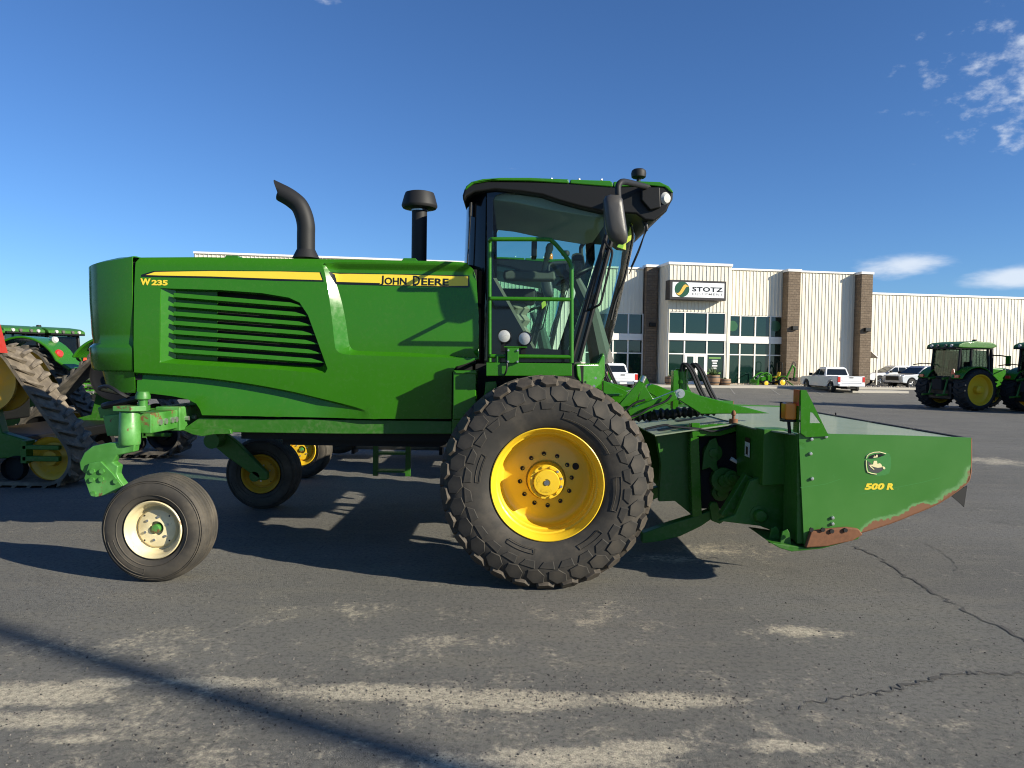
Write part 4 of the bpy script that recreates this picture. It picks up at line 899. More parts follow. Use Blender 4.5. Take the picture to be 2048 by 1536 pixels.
    for far in (0, 1):
        fx = mir if far else (lambda m: m)
        if far and not main: pass
        mb = MB(); mb.sheet(pl(OUT, CY0), lambda x, z: CY0, [pl(GL, CY0)], (), .2); fr_ = mk('door_frame', fx(mb), M['black_g'], W, smooth=0, solid=.05)
        mb = MB(); q = pl(GL, CY0); mb.add([(x, CY0 - .004, z) for x, z in q], [list(range(len(q)))]); mk('side_window', fx(mb), M['glass'], W, smooth=0)
        q = pl([(986, 556), (993, 556), (1072, 697), (1060, 697)], CY0 + .03); mb = MB(); mb.prism(q, CY0 + .03, CY0 + .07); mk('trim_strip', fx(mb), M['beige'], fr_)
        if not far:
            mb = MB(); mb.tube([P(1213, 470, CY0 - .03), P(1143, 722, CY0 - .03)], .022, 8); mb.tube([P(1226, 470, CY0 - .02), P(1158, 722, CY0 - .02)], .022, 8); mk('door_post', mb, M['black'], fr_)
            mb = MB(); mb.tube(smooth_path([P(1209, 478, CY0 - .04), P(1214, 490, CY0 - .09), P(1224, 502, CY0 - .1), P(1221, 525, CY0 - .1), P(1208, 580, CY0 - .1), P(1201, 606, CY0 - .1), P(1192, 613, CY0 - .09), P(1176, 620, CY0 - .04)]), .011, 8); mk('grab_handle', mb, M['black'], fr_)
            mb = MB(); mb.box(P(1066, 0, 7)[0], P(1110, 0, 7)[0], CY0 + .02, CY0 + .2, zf + .06, XZ(1080, 697, 7)[1]); mk('sill_box', mb, M['black'], fr_)
    # curved windscreen
    b0, t0 = XZ(1160, 724, CY0), XZ(1229, 420, CY0)
    mb = MB(); rg = []
    for k in range(13):
        s = k / 12; x0 = b0[0] + (t0[0] - b0[0]) * s; z = b0[1] + (t0[1] - b0[1]) * s
        rg.append([Vector((x0 + .345 * (1 - abs(-1 + 2 * j / 24) ** 2.3), CY0 + (CY1 - CY0) * j / 24, z)) for j in range(25)])
    mb.rings(rg, False, 0, False); mk('windscreen', mb, M['glass_w'], W, smooth=60)
    # wrap-round rear quarter
    mb = MB(); xq = P(978, 0, CY0).x; xl = -.52; rg = []
    for z in (zf - .2, zf + .5, zr - .35, zr - .02, zr + .05):
        rr = []
        for k in range(33):
            t = -1 + 2 * k / 32; ins = .05 * max(0, (z - zf)) / (zr - zf) if z > zf else 0
            rr.append(Vector((xq - (xq - xl - ins) * (1 - abs(t) ** 3.2) ** (1 / 3.2), YC + t * (YC - CY0), z)))
        rg.append(rr)
    mb.rings(rg, False, 0, False); rq = mk('rear_quarter', mb, M['black_g'], W, smooth=60, solid=.02)
    mb = MB(); mb.tube([P(942, 405, 6.98), P(941, 432, 6.98)], .014, 8); mb.tube([P(941, 432, 6.97), P(934, 535, 6.97)], .006, 6); mk('wiper', mb, M['black'], rq)
    # roof: black under body, green shells on top
    RB = [(926, 402), (925, 390), (929, 377), (940, 368), (975, 362), (1140, 364), (1245, 371), (1332, 372), (1347, 382), (1346, 398), (1338, 412), (1334, 422), (1308, 442), (1290, 440), (1272, 428), (1205, 423), (1160, 413), (1120, 402), (1085, 390), (1040, 383), (990, 379), (950, 384), (934, 392)]
    RY = 6.86
    mb = MB(); mb.prism(pl(RB, RY), RY, 2 * YC - RY); rf = mk('cab_roof', mb, M['black'], W, bev=.03, smooth=50, seg=3)
    for pts in ([(929, 381), (932, 372), (943, 363), (965, 357.5), (1000, 355), (1060, 355), (1137.5, 358), (1138, 367), (1060, 362), (985, 361), (948, 367)], [(1140.5, 358.5), (1220, 361), (1226, 365), (1226, 374), (1140, 367)], [(1227, 363), (1280, 362), (1320, 363.5), (1338, 372), (1348, 384), (1344, 386), (1330, 374), (1300, 371), (1227, 374)]):
        mb = MB(); mb.prism(pl(pts, RY - .012), RY - .012, 2 * YC - RY + .012); mk('roof_shell', mb, g, rf, bev=.012, smooth=50)
    mb = MB(); mb.prism(pl([(1283, 374), (1320, 374), (1322, 415), (1300, 420), (1283, 400)], RY - .04), RY - .045, RY + .02); mk('lamp_pod', mb, M['black'], rf, bev=.012)
    p = P(1331, 397, RY + .0); mb = MB(); mb.lathe([(0, -.03), (.04, -.025), (.058, .0), (.05, .05)], p, (-.5, .85, .1), 18); hl = mk('roof_headlamp', mb, M['lens'], rf)
    p = P(1331, 397, RY + .25); mb = MB(); mb.lathe([(0, -.03), (.04, -.025), (.058, .0), (.05, .05)], p, (-1, .1, .1), 18); mk('roof_headlamp', mb, M['lens'], rf)
    for qx in (1103, 1158, 1203): p = P(qx, 357.5 + (qx - 1103) * .02, 7.0); mb = MB(); mb.lathe([(0, .012), (.012, .01), (.014, 0)], (p.x, p.y, p.z - .005), (0, 0, 1), 8); mk('roof_bolt', mb, M['bolt'], rf)
    # receiver dome
    p = P(1277, 366, 7.1); mb = MB(); mb.lathe([(0, .13), (.05, .128), (.066, .115), (.072, .09), (.068, .055), (.055, .045), (.02, .042), (.018, -.02), (0, -.02)], p, (0, 0, 1), 26); mk('antenna_puck', mb, M['char'], rf)
    # mirror
    mz = [(1212, 392, .9), (1231, 388, .95)]
    mo = [(1207, 400), (1211, 392), (1222, 388), (1238, 389), (1245, 397), (1250, 430), (1256, 474), (1254, 484), (1246, 489), (1232, 487), (1219, 478), (1213, 460), (1208, 425)]
    for far in (0, 1):
        fx = mir if far else (lambda m: m)
        mb = MB(); q = pl(mo, 6.13); cxm = sum(a for a, _ in q) / len(q); czm = sum(b for _, b in q) / len(q)
        rg = []
        for sc_, dy in ((.0, -.055), (.55, -.052), (.82, -.04), (.96, -.015), (1, .02), (.97, .05), (.0, .05)): rg.append([Vector((cxm + (a - cxm) * sc_, 6.13 + dy, czm + (b - czm) * sc_)) for a, b in q])
        mb.rings(rg, False); mi_ = mk('mirror', fx(mb), M['mirror_shell'], W, smooth=60)
        mb = MB(); mb.prism([(cxm + (a - cxm) * .86, czm + (b - czm) * .88) for a, b in q], 6.181, 6.185); mk('mirror_glass', fx(mb), M['mirror'], mi_)
        mb = MB(); mb.tube(smooth_path([P(1237, 402, 6.15), P(1236, 380, 6.15), P(1237, 371, 6.16), P(1243, 364, 6.2), P(1255, 364.5, 6.35), P(1290, 373, 6.8), P(1300, 376, 6.9)]), .026, 12); mk('mirror_arm', fx(mb), M['char'], mi_)
    # wiring hanging below the roof front
    mb = MB(); mb.tube(smooth_path([P(1290, 440, 6.95), P(1293, 458, 6.96), P(1288, 472, 6.98), P(1275, 505, 7.0), P(1262, 535, 7.0)]), [.018] * 8 + [.007] * 17, 7); mb.tube(smooth_path([P(1284, 440, 6.95), P(1289, 462, 6.95), P(1279, 500, 6.98), P(1258, 548, 7.0)]), .005, 6); mk('lamp_wiring', mb, M['hose'], W)
    mb = MB(); mb.tube(smooth_path([P(1262, 450, 7.0), P(1265, 475, 7.1), P(1255, 530, 7.12), P(1248, 560, 7.12), P(1232, 600, 7.12), P(1222, 640, 7.1)]), .011, 8); mk('wiper_arm', mb, M['black'], W)
    if main:
        for pts, yy in (([(1251, 488), (1262, 445), (1266, 448), (1262, 480)], 7.25), ([(1236, 490), (1252, 480), (1252, 500), (1234, 494)], 7.2), ([(1083, 606), (1090, 599), (1093, 610), (1084, 618)], 8.2)):
            mb = MB(); mb.prism(pl(pts, yy), yy, yy + .003); mk('warning_sticker', mb, M['hiviz'], W)
    # interior
    mb = MB(); mb.prism(pl([(985, 384), (1085, 392), (1205, 424), (1225, 424), (1225, 430), (1200, 436), (1100, 420), (1030, 405), (985, 400)], 7.0), 7.0, CY1 - .05); hd = mk('headliner', mb, M['liner'], W, bev=.02)
    for a, b, r_ in ((1069, 432, .10), (1088, 455, .035)):
        p = P(a, b, 7.7); zz = hd.location.z; mb = MB(); mb.lathe([(.0, -.012), (r_ * .8, -.01), (r_, 0)], P(1062, 413, 7.6) if r_ > .05 else P(1095, 421, 7.9), (-.23, .0, 1), 20); mk('speaker_grille', mb, M['trim'], hd)
    mb = MB(); sx = P(1035, 0, YC).x
    mb.box(sx - .28, sx + .24, YC - .26, YC + .26, zf + .62, zf + .76); st = mk('seat', mb, M['seat'], W, bev=.04, seg=3)
    mb = MB(); mb.add([Vector(q) for q in ((sx - .30, YC - .25, zf + .72), (sx - .16, YC - .25, zf + .72), (sx - .28, YC - .22, zf + 1.38), (sx - .38, YC - .22, zf + 1.36), (sx - .30, YC + .25, zf + .72), (sx - .16, YC + .25, zf + .72), (sx - .28, YC + .22, zf + 1.38), (sx - .38, YC + .22, zf + 1.36))], [(0, 1, 2, 3), (4, 5, 6, 7), (0, 1, 5, 4), (1, 2, 6, 5), (2, 3, 7, 6), (3, 0, 4, 7)]); mk('seat_back', mb, M['seat'], st, bev=.04, seg=3)
    mb = MB(); mb.lathe([(.14, 0), (.19, .06), (.14, .12), (.19, .18), (.14, .24), (.19, .30), (.14, .36), (.19, .42), (.14, .48), (.18, .54), (.12, .6)], (sx, YC - .05, zf + .02), (0, 0, 1), 20); mk('seat_bellows', mb, M['beige'], st, smooth=0)
    mb = MB(); mb.box(sx - .1, sx + .42, YC - .46, YC - .30, zf + .82, zf + .92); arm_ = mk('armrest', mb, M['trim'], W, bev=.03)
    mb = MB(); mb.tube([(sx + .3, YC - .38, zf + .9), (sx + .34, YC - .38, zf + 1.1)], [.02, .03], 8); mb.lathe([(0, .09), (.03, .07), (.04, .03), (.03, -.02), (0, -.03)], (sx + .35, YC - .38, zf + 1.12), (.2, 0, 1), 12); mk('control_lever', mb, M['beige'], arm_)
    mb = MB(); mb.obox((sx + .2, YC - .5, zf + 1.12), (.05, .22, .18)); mk('monitor', mb, M['black'], arm_, bev=.01)
    mb = MB(); mb.tube([(sx + .95, YC, zf), (sx + .82, YC, zf + .55), (sx + .66, YC, zf + .88)], [.13, .09, .05], 10); sc_ = mk('steering_column', mb, M['trim'], W)
    mb = MB(); cc = Vector((sx + .64, YC, zf + .92)); nrm = Vector((-.45, 0, .9)).normalized(); e1 = Vector((0, 1, 0)); e2 = nrm.cross(e1); mb.tube([cc + (e1 * math.cos(a * math.pi / 12) + e2 * math.sin(a * math.pi / 12)) * .2 for a in range(25)], .016, 8, False); mb.tube([cc + e1 * .2, cc - e1 * .2], .014, 6); mb.tube([cc, cc + e2 * .2], .014, 6); mk('steering_wheel', mb, M['black'], sc_)
    mb = MB(); mb.box(P(990, 0, YC)[0], P(1180, 0, YC)[0] - .1, 7.0, CY1 - .05, zf - .02, zf + .02); mk('cab_floor', mb, M['trim'], W)
    mb = MB(); mb.box(sx - .5, sx - .36, 7.1, CY1 - .15, zf, zf + .62); mk('rear_bulkhead', mb, M['trim'], W, bev=.02)
    mb = MB(); mb.prism(pl([(1151, 727), (1198, 727), (1210, 704), (1214, 712), (1214, 752), (1206, 770), (1192, 781), (1172, 779), (1162, 771), (1153, 752)], 6.9), 6.9, 7.1); xk = P(1151, 727, 6.9).x; mb.map(lambda q: (q.x, q.y + max(0, q.x - xk - .03) * .55, q.z)); mb.prism(pl([(1165, 740), (1204, 735), (1206, 770), (1165, 775)], 6.9), 7.1, 2 * YC - 6.9); ff = mk('front_fairing', mb, g, W, bev=.02)
    for q in ((1191, 756), (1188, 772)): p = P(*q, 6.9); mb = MB(); mb.cyl(p, p + Vector((0, -.012, 0)), .012, 8); mk('bolt', mb, M['bolt'], ff)
    # ---------------------------------------------------------------- exhaust and intake
    if not main: return W
    p0 = P(612, 517, YC - .1); ex = [P(612, a, YC - .1) for a in (517, 500, 470, 452)] + [P(608, 432, YC - .1), P(599, 412, YC - .1), P(585, 399, YC - .1), P(571, 390, YC - .1), P(560, 384.5, YC - .1)]
    mb = MB(); rr = .088; path = smooth_path(ex[1:], 5); mb.tube([p0, ex[1]], [.135, .092], 24, False); mb.tube(path, rr, 24, False)
    A_, B_ = P(551, 366, YC - .1), P(568, 407, YC - .1); nn = (B_ - A_).cross(Vector((0, 1, 0))).normalized(); tt = (path[-1] - path[-3]).normalized()
    for i in range(len(mb.v) - 24, len(mb.v)): mb.v[i] = mb.v[i] + tt * ((A_ - mb.v[i]).dot(nn) / tt.dot(nn))
    mk('exhaust_pipe', mb, M['char'], W, smooth=50, solid=.006)
    p = P(838, 519, YC - .2); zt_ = XZ(838, 417, YC - .2)[1]; mb = MB(); mb.cyl(p - Vector((0, 0, .1)), (p.x, p.y, zt_), .078, 24); ik = mk('air_intake', mb, M['char'], W)
    mb = MB(); mb.lathe([(0, .165), (.12, .163), (.145, .155), (.158, .12), (.182, .03), (.182, .02), (.17, .0), (.08, -.01), (.08, -.03)], (p.x, p.y, zt_), (0, 0, 1), 32); mk('intake_cap', mb, M['char'], ik)
    mb = MB(); mb.lathe([(.079, .0), (.083, -.003), (.083, -.018), (.079, -.02)], (p.x, p.y, zt_ - .01), (0, 0, 1), 24); mk('clamp_band', mb, M['steel'], ik)
    return W
# ------------------------------------------------------------------ rotary cutting header, carried by the windrower
HE, HF = 5.85, 9.95
def panel_mat():
    m, nt, b = new_mat('scuffed_end_panel')
    at = N(nt, 'ShaderNodeAttribute', attribute_name='wear'); w = at.outputs['Fac']
    n1 = noise(nt, 7, 7, .68, dist=.4); n2 = noise(nt, 1.6, 4); st = noise(nt, 9, 5, .6, stretch=(4, 1, .6))
    base = mix(nt, ramp(nt, n2, .3, .7), (.040, .165, .022), (.058, .19, .034))
    base = mix(nt, ramp(nt, noise(nt, 14, 6, .7), .62, .75, 0, .25), base, (.08, .26, .075))
    a = math_n(nt, 'ADD', w, math_n(nt, 'MULTIPLY', math_n(nt, 'SUBTRACT', n1, .5), 1.15))
    base = mix(nt, ramp(nt, a, .40, .56), base, (.10, .25, .075))
    base = mix(nt, ramp(nt, math_n(nt, 'ADD', a, math_n(nt, 'MULTIPLY', math_n(nt, 'SUBTRACT', st, .5), .3)), .60, .68), base, (.19, .08, .036))
    base = mix(nt, ramp(nt, n1, .60, .72, 0, .0), base, (.3, .2, .1))
    nt.links.new(base, b.inputs['Base Color']); nt.links.new(ramp(nt, a, .3, .7, .3, .8), b.inputs['Roughness']); setp(b, Coat_Weight=.15, Coat_Roughness=.2); return m
M['panel'] = panel_mat()
M['deck'] = paint('sheen_deck_paint', (.24, .30, .20), .48, .1, .6, (.42, .43, .37), spec=.45)  # pale sky sheen painted into the green deck's base colour, under a dust film
M['curtain'] = plain('black_curtain', (.01, .01, .01), .7)
def header(label, off, main):
    base = Vector((P(1700, 1100, HE).x, (HE + HF) / 2, 0)); H = empty('cutting_header', base, label, 'mower header'); H.location = base + Vector(off)
    g, gd = M['green'], M['green_d']; HYC = (HE + HF) / 2
    mirh = lambda mb: mb.map(lambda q: (q.x, 2 * HYC - q.y, q.z))
    EP = [(1597, 866), (1640, 867), (1800, 870.5), (1941, 875), (1941, 930), (1939, 950), (1931, 967), (1880, 1003), (1830, 1025), (1780, 1045), (1720, 1064), (1690, 1073), (1608, 1093)]
    ep = pl(EP, HE); low = pl([(1941, 945), (1931, 967), (1880, 1003), (1830, 1025), (1780, 1045), (1720, 1064), (1690, 1073)], HE)
    zt = ep[0][1]
    for far in (0, 1):
        fx = mirh if far else (lambda m: m)
        mb = MB(); mb.sheet(ep, lambda x, z: HE, spacing=.04 if main and not far else .3); e = mk('end_panel', fx(mb), M['panel'], H, smooth=0, solid=.012)
        xm = XZ(1790, 1040, HE)[0]
        add_attr(e, 'wear', lambda q: max(0, 1 - polyd((q.x, q.z), low) / .115) * (1.0 if abs(q.x - xm) < .26 else .66))
        mb = MB(); edge = pl(curve_px([(1942, 876), (1942, 930), (1940, 951), (1931, 968), (1880, 1004), (1830, 1026), (1780, 1046), (1720, 1065), (1690, 1074)], 3), HE)
        mb.tube([(x, HE + .01, z) for x, z in edge], .012, 7); mk('rusty_edge', fx(mb), M['rust'], e)
        for q in ((1620, 907), (1623, 957), (1622, 878), (1651, 873), (1664, 1035), (1664, 1047)):
            p = P(*q, HE); mb = MB(); mb.lathe([(0, -.024), (.012, -.022), (.016, -.006)], p, (0, 1, 0), 8); mk('bolt', fx(mb), M['bolt'], e)
        mb = MB(); mb.prism(pl([(1606, 1093), (1617, 1060), (1640, 1056), (1690, 1052), (1712, 1055), (1721, 1067), (1700, 1079), (1650, 1090)], HE), HE - .05, HE - .009); sk = mk('skid_plate', fx(mb), M['rust'], H, bev=.012)
        for q in ((1622, 1059), (1645, 1059), (1663, 1062), (1690, 1060)): p = P(*q, HE - .05); mb = MB(); mb.cyl(p, p + Vector((0, -.014, 0)), .018, 6); mk('bolt', fx(mb), M['black_m'], sk)
        mb = MB(); mb.prism(pl([(1537, 1083), (1560, 1086), (1608, 1093), (1690, 1076), (1716, 1068), (1712, 1076), (1640, 1095), (1580, 1101), (1556, 1094)], HE + .02), HE - .02, HE + .55); mk('skid_shoe', fx(mb), gd, H, bev=.006)
        # rear closing box and shields
        xe = ep[0][0]; x1 = 2.12
        mb = MB(); mb.add([Vector(q) for q in ((xe, HE + .02, zt - .01), (xe + .02, HE + .36, zt - .01), (xe + .03, HE + .36, .42), (xe + .02, HE + .02, .40), (xe + .3, HE + .36, zt - .01), (xe + .3, HE + .36, .42), (xe + .3, HE + .02, zt - .01), (xe + .3, HE + .02, .4))], [(0, 1, 2, 3), (1, 4, 5, 2), (0, 1, 4, 6), (3, 2, 5, 7), (6, 4, 5, 7), (0, 6, 7, 3)]); mk('end_box', fx(mb), gd, H, bev=.006)
        zb1, zb2 = XZ(1533, 972, 6.2)[1], XZ(1480, 952, 6.95)[1]
        mb = MB(); mb.add([Vector(q) for q in ((x1, 6.2, zt - .005), (x1, 6.98, zt - .03), (x1 + .02, 6.98, zb2), (x1, 6.2, zb1), (xe + .1, 6.2, zt - .005), (xe + .1, 6.98, zt - .03), (xe + .1, 6.98, zb2), (xe + .1, 6.2, zb1 + .02))], [(0, 1, 2, 3), (0, 4, 7, 3), (0, 1, 5, 4), (1, 5, 6, 2), (3, 2, 6, 7), (4, 5, 6, 7)]); sh = mk('drive_shield', fx(mb), gd, H, bev=.008)
        if not far:
            p = Vector((x1 - .004, 6.72, .93)); mb = MB(); mb.box(x1 - .004, x1 - .001, 6.55, 6.68, 1.0, 1.13); mk('warning_label', mb, M['tag'], sh); mb = MB(); mb.box(x1 - .004, x1 - .001, 6.55, 6.68, 1.132, 1.17); mb.box(x1 - .007, x1 - .005, 6.59, 6.64, 1.02, 1.09); mk('warning_label', mb, plain('label_dark', (.05, .012, .01), .5), sh)
        # lamp bracket, tape, amber lamp
        mb = MB(); t0 = [(1601, 780), (1612, 780), (1657, 872), (1612, 874), (1601, 866)]; tri = [(1618, 850), (1618, 822), (1634, 848)]
        mb.sheet(pl(t0, HE - .02), lambda x, z: HE - .02, [pl([(1619, 846), (1620, 824), (1626, 826), (1641, 846)], HE - .02)], spacing=.5); br = mk('lamp_bracket', fx(mb), g, H, smooth=0, solid=.014)
        xb, ztop = XZ(1601, 780, HE - .02); mb = MB(); mb.box(xb - .004, xb + .003, HE - .012, HE + .10, zt, ztop); mk('bracket_flange', fx(mb), g, br)
        z1 = XZ(1600, 812, HE)[1]; mb = MB(); mb.box(xb - .009, xb - .0045, HE - .012, HE + .10, z1, ztop); mk('reflector_tape', fx(mb), M['red_tape'], br)
        p = P(1578, 822, HE + .08); mb = MB(); mb.box(p.x - .045, p.x + .045, p.y - .05, p.y + .06, p.z - .066, p.z + .066); lm = mk('amber_lamp', fx(mb), M['amber'], H, bev=.012)
        mb = MB(); mb.box(p.x - .055, p.x + .1, p.y - .04, p.y + .05, p.z - .085, p.z - .07); mb.cyl((p.x, p.y, p.z - .08), (p.x + .01, p.y, zt - .01), .014, 8); mb.box(p.x - .048, p.x + .048, p.y + .061, p.y + .075, p.z - .07, p.z + .07); mk('lamp_arm', fx(mb), M['black'], lm)
        # rear frame post, wedge lift arm, links
        for Y_ in (7.0,):
            mb = MB(); q = pl([(1382, 848), (1397, 848), (1404, 1030), (1385, 1036), (1380, 900)], Y_); mb.prism(q, Y_, Y_ + .09); mk('rear_post', fx(mb), g, H, bev=.006)
            mb = MB(); mb.prism(pl([(1383, 846), (1400, 846), (1399, 871), (1385, 876)], Y_ - .02), Y_ - .02, Y_ - .002); mk('post_bracket', fx(mb), g, H, bev=.004)
            p = P(1386, 858, Y_ - .02); mb = MB(); mb.cyl(p, p + Vector((0, -.002, 0)), .013, 10); mk('bracket_hole', fx(mb), M['black_m'], H)
            mb = MB(); mb.prism(pl([(1312, 868), (1350, 862), (1384, 850), (1384, 1030), (1350, 1002), (1318, 1003), (1322, 930)], Y_ + .12), Y_ + .12, Y_ + .2); mk('side_sheet', fx(mb), gd, H, bev=.004)
            mb = MB(); mb.prism(pl([(1397, 851), (1478, 845), (1478, 861), (1440, 872), (1397, 873)], Y_ - .01), Y_ - .01, Y_ + .07); mk('top_rail', fx(mb), g, H, bev=.006)
            mb = MB(); mb.prism(pl([(1348, 794), (1352, 783), (1363, 778), (1376, 781), (1400, 791), (1540, 827), (1403, 828)], Y_ + .1), Y_ + .1, Y_ + .2); wa = mk('lift_arm', fx(mb), g, H, bev=.008)
            p = P(1360, 787, Y_ + .1); mb = MB(); mb.lathe([(0, -.03), (.022, -.03), (.024, -.012), (.045, -.012), (.045, .0)], p, (0, 1, 0), 16); mk('pivot_pin', fx(mb), M['bolt'], wa)
            a, b = P(1259, 829, Y_ + .02), P(1352, 790, Y_ + .02); d = (b - a).normalized(); n_ = Vector((-d.z, 0, d.x)); mb = MB(); mb.prism([(q.x, q.z) for q in (a - n_ * .05, b - n_ * .04, b + n_ * .04, a + n_ * .045)], Y_ + .02, Y_ + .09); mk('lift_link', fx(mb), g, H, bev=.006)
            mb = MB(); mb.prism(pl([(1285, 1067), (1330, 1051), (1395, 1031), (1425, 1020), (1430, 1034), (1402, 1053), (1360, 1073), (1320, 1083), (1285, 1087)], Y_), Y_, Y_ + .12); mk('lower_link', fx(mb), gd, H, bev=.01)
            mb = MB(); mb.prism(pl([(1419, 1012), (1424, 1004), (1434, 1005), (1440, 1020), (1452, 1040), (1440, 1048), (1424, 1042)], Y_ - .03), Y_ - .03, Y_ + .03); mk('link_lug', fx(mb), gd, H, bev=.006)
        mb = MB(); mb.prism(pl([(1438, 1042), (1470, 1030), (1500, 962), (1520, 955), (1565, 964), (1600, 984), (1606, 1090), (1585, 1094), (1556, 1066), (1520, 1052), (1470, 1046)], 6.3), 6.3, 6.36); mk('gear_plate', fx(mb), gd, H, bev=.006)
        mb = MB(); a, b = P(1498, 952, 6.5), P(1448, 1034, 6.5); d = (b - a).normalized(); n_ = Vector((-d.z, 0, d.x)) * .05; mb.prism([(q.x, q.z) for q in (a - n_, b - n_, b + n_, a + n_)], 6.45, 6.55); mk('diagonal_brace', fx(mb), gd, H, bev=.008)
        mb = MB(); p = P(1518, 1030, 6.3); mb.lathe([(0, -.07), (.045, -.065), (.055, -.05), (.055, -.01), (.08, -.008), (.08, .0)], p, (0, 1, 0), 20); mk('gearbox_cap', fx(mb), gd, H)
        for q, dy in (((1550, 1072), .16), ((1572, 1078), .04)):
            p = P(*q, HE + dy); mb = MB(); mb.prism([(p.x - .05, p.z - .06), (p.x + .045, p.z - .07), (p.x + .035, p.z + .04), (p.x + .01, p.z + .08), (p.x - .03, p.z + .06)], p.y, p.y + .02); mk('skid_hanger', fx(mb), gd, H, bev=.004)
    x0, xf_ = ep[0][0], ep[3][0]
    # decks, front curtain edge, inner works
    zd = zt - .02
    mb = MB(); mb.add([Vector(q) for q in ((x0 + .02, HE + .02, zd), (xf_ - .01, HE + .02, ep[3][1] - .02), (xf_ - .01, HF - .02, ep[3][1] - .02), (x0 + .02, HF - .02, zd), (2.1, HF - .6, zd - .0), (2.1, HE + .6, zd - .0))], [(0, 1, 2, 3, 4, 5)]); mk('top_deck', mb, M['deck'], H, smooth=0, solid=.012)
    mb = MB(); mb.add([Vector(q) for q in ((1.36, 6.98, zd - .13), (2.12, 6.95, zd - .004), (2.12, 2 * HYC - 6.95, zd - .004), (1.36, 2 * HYC - 6.98, zd - .13))], [(0, 1, 2, 3)]); dk = mk('rear_deck', mb, M['deck'], H, smooth=0, solid=.012)
    for k, (ya, xa) in enumerate(((7.2, 1.45), (7.75, 1.75), (8.2, 1.5))):
        mb = MB(); z = lambda x: zd - .13 + (x - 1.36) / .76 * .126 + .009; mb.add([(xa, ya, z(xa)), (xa + .3, ya, z(xa + .3)), (xa + .3, ya + .18, z(xa + .3)), (xa, ya + .18, z(xa))], [(0, 1, 2, 3)]); mk('deck_sticker', mb, M['char'], dk, smooth=0)
    rnd = random.Random(4); mb = MB()
    for k in range(5):
        a = HE + .05 + k * .8; mb.add([(xf_ - .02, a, ep[3][1] - .009), (xf_ + .004, a, ep[3][1] - .006), (xf_ + .004, a + .76, ep[3][1] - .004), (xf_ - .03, a + .76, ep[3][1] - .008), (xf_ + .01, a, .93), (xf_ + .01, a + .76, .92)], [(0, 1, 2, 3), (1, 2, 5, 4)])
    mk('front_curtain', mb, M['curtain'], H, smooth=0, solid=.006)
    mb = MB(); mb.tube([P(1666, 829, 8.35), P(1672, 834, 8.35), (xf_, 8.3, ep[3][1] + .02)], .008, 6); mk('curtain_hook', mb, M['black'], H)
    p = P(1922, 995, HE + .1); mb = MB(); mb.add([(p.x - .13, HE + .06, p.z + .04), (p.x + .02, HE + .06, p.z + .1), (p.x + .0, HE + .06, p.z - .07), (p.x - .02, HE + .06, p.z - .05)], [(0, 1, 2, 3)]); mk('curtain_flap', mb, M['curtain'], H, smooth=0, solid=.01)
    mb = MB(); mb.box(2.3, xf_ - .6, HE + .5, HF - .5, .62, zd - .2); mb.box(1.75, 2.2, 7.15, 2 * HYC - 7.15, .42, zd - .12); mk('conditioner_housing', mb, M['black_m'], H)
    mb = MB(); mb.tube([(2.55, HE + .1, .50), (2.55, HF - .1, .50)], .09, 14); mb.box(2.42, 2.66, HE + .06, HF - .06, .42, .47); mk('cutter_bar', mb, M['rust'], H)
    if True:
        for (a, b, Y_, r_) in ((1425, 905, 7.1, .09), (1447, 960, 7.05, .12), (1462, 955, 7.0, .07), (1440, 985, 7.1, .08)):
            p = P(a, b, Y_); mb = MB(); mb.lathe([(0, -.06), (r_ * .5, -.055), (r_ * .55, -.02), (r_, -.015), (r_, .06)], p, (0, 1, 0), 18); mk('pulley', mb, gd, H)
        mb = MB(); mb.prism(pl([(1408, 905), (1420, 880), (1432, 875), (1437, 890), (1434, 930), (1445, 960), (1420, 935), (1404, 940)], 7.06), 7.06, 7.1); mk('idler_arm', mb, gd, H, bev=.006)
        p = P(1462, 917, 6.98); mb = MB(); mb.tube([p, p + Vector((.1, 0, -.06))], [.02, .012], 8); mk('grease_cap', mb, M['tag'], H)
        # rear centre: lift cylinder, lever, hoses
        mb = MB(); p = P(1362, 790, 8.0); zt2 = XZ(1362, 737, 8.0)[1]; mb.tube([(p.x, 8.0, p.z - .1), (p.x, 8.0, zt2)], .065, 16); mb.box(p.x - .1, p.x - .04, 7.94, 8.06, p.z - .15, zt2 - .02); mb.lathe([(.066, 0), (.075, .0), (.075, .04), (.066, .04)], (p.x, 8.0, zt2 - .16), (0, 0, 1), 16); mk('lift_cylinder', mb, g, H, bev=.004)
        for k, dx in enumerate((0, .03, .1, .13)):
            mb = MB(); mb.tube(smooth_path([(p.x - .02 + dx, 7.95, zt2 - .03), (p.x + dx, 7.93, zt2 + .05), (p.x + .07 + dx, 7.9, zt2 - .02), (p.x + .16 + dx, 7.88, zt2 - .22), (p.x + .27 + dx, 7.86, zt2 - .42)]), .017, 8); mk('hose', mb, M['hose'], H)
        a, b = P(1250, 815, 7.05), P(1284, 764, 7.05); c = P(1289, 752, 7.05); d = (b - a).normalized(); n_ = Vector((-d.z, 0, d.x)); mb = MB(); mb.prism([(q.x, q.z) for q in (a - n_ * .06 - d * .03, b - n_ * .03, b + n_ * .03, a + n_ * .06, a - d * .06)], 7.05, 7.1); lv = mk('parking_lever', mb, g, H, bev=.006)
        mb = MB(); mb.cyl((b.x, 7.075, b.z), (c.x, 7.075, c.z), .03, 12); mk('grip', mb, M['steel'], lv)
        mb = MB(); mb.prism(pl([(1276, 800), (1284, 770), (1290, 772), (1316, 812), (1262, 822)], 7.2), 7.2, 7.23); mk('lever_plate', mb, g, H, bev=.004)
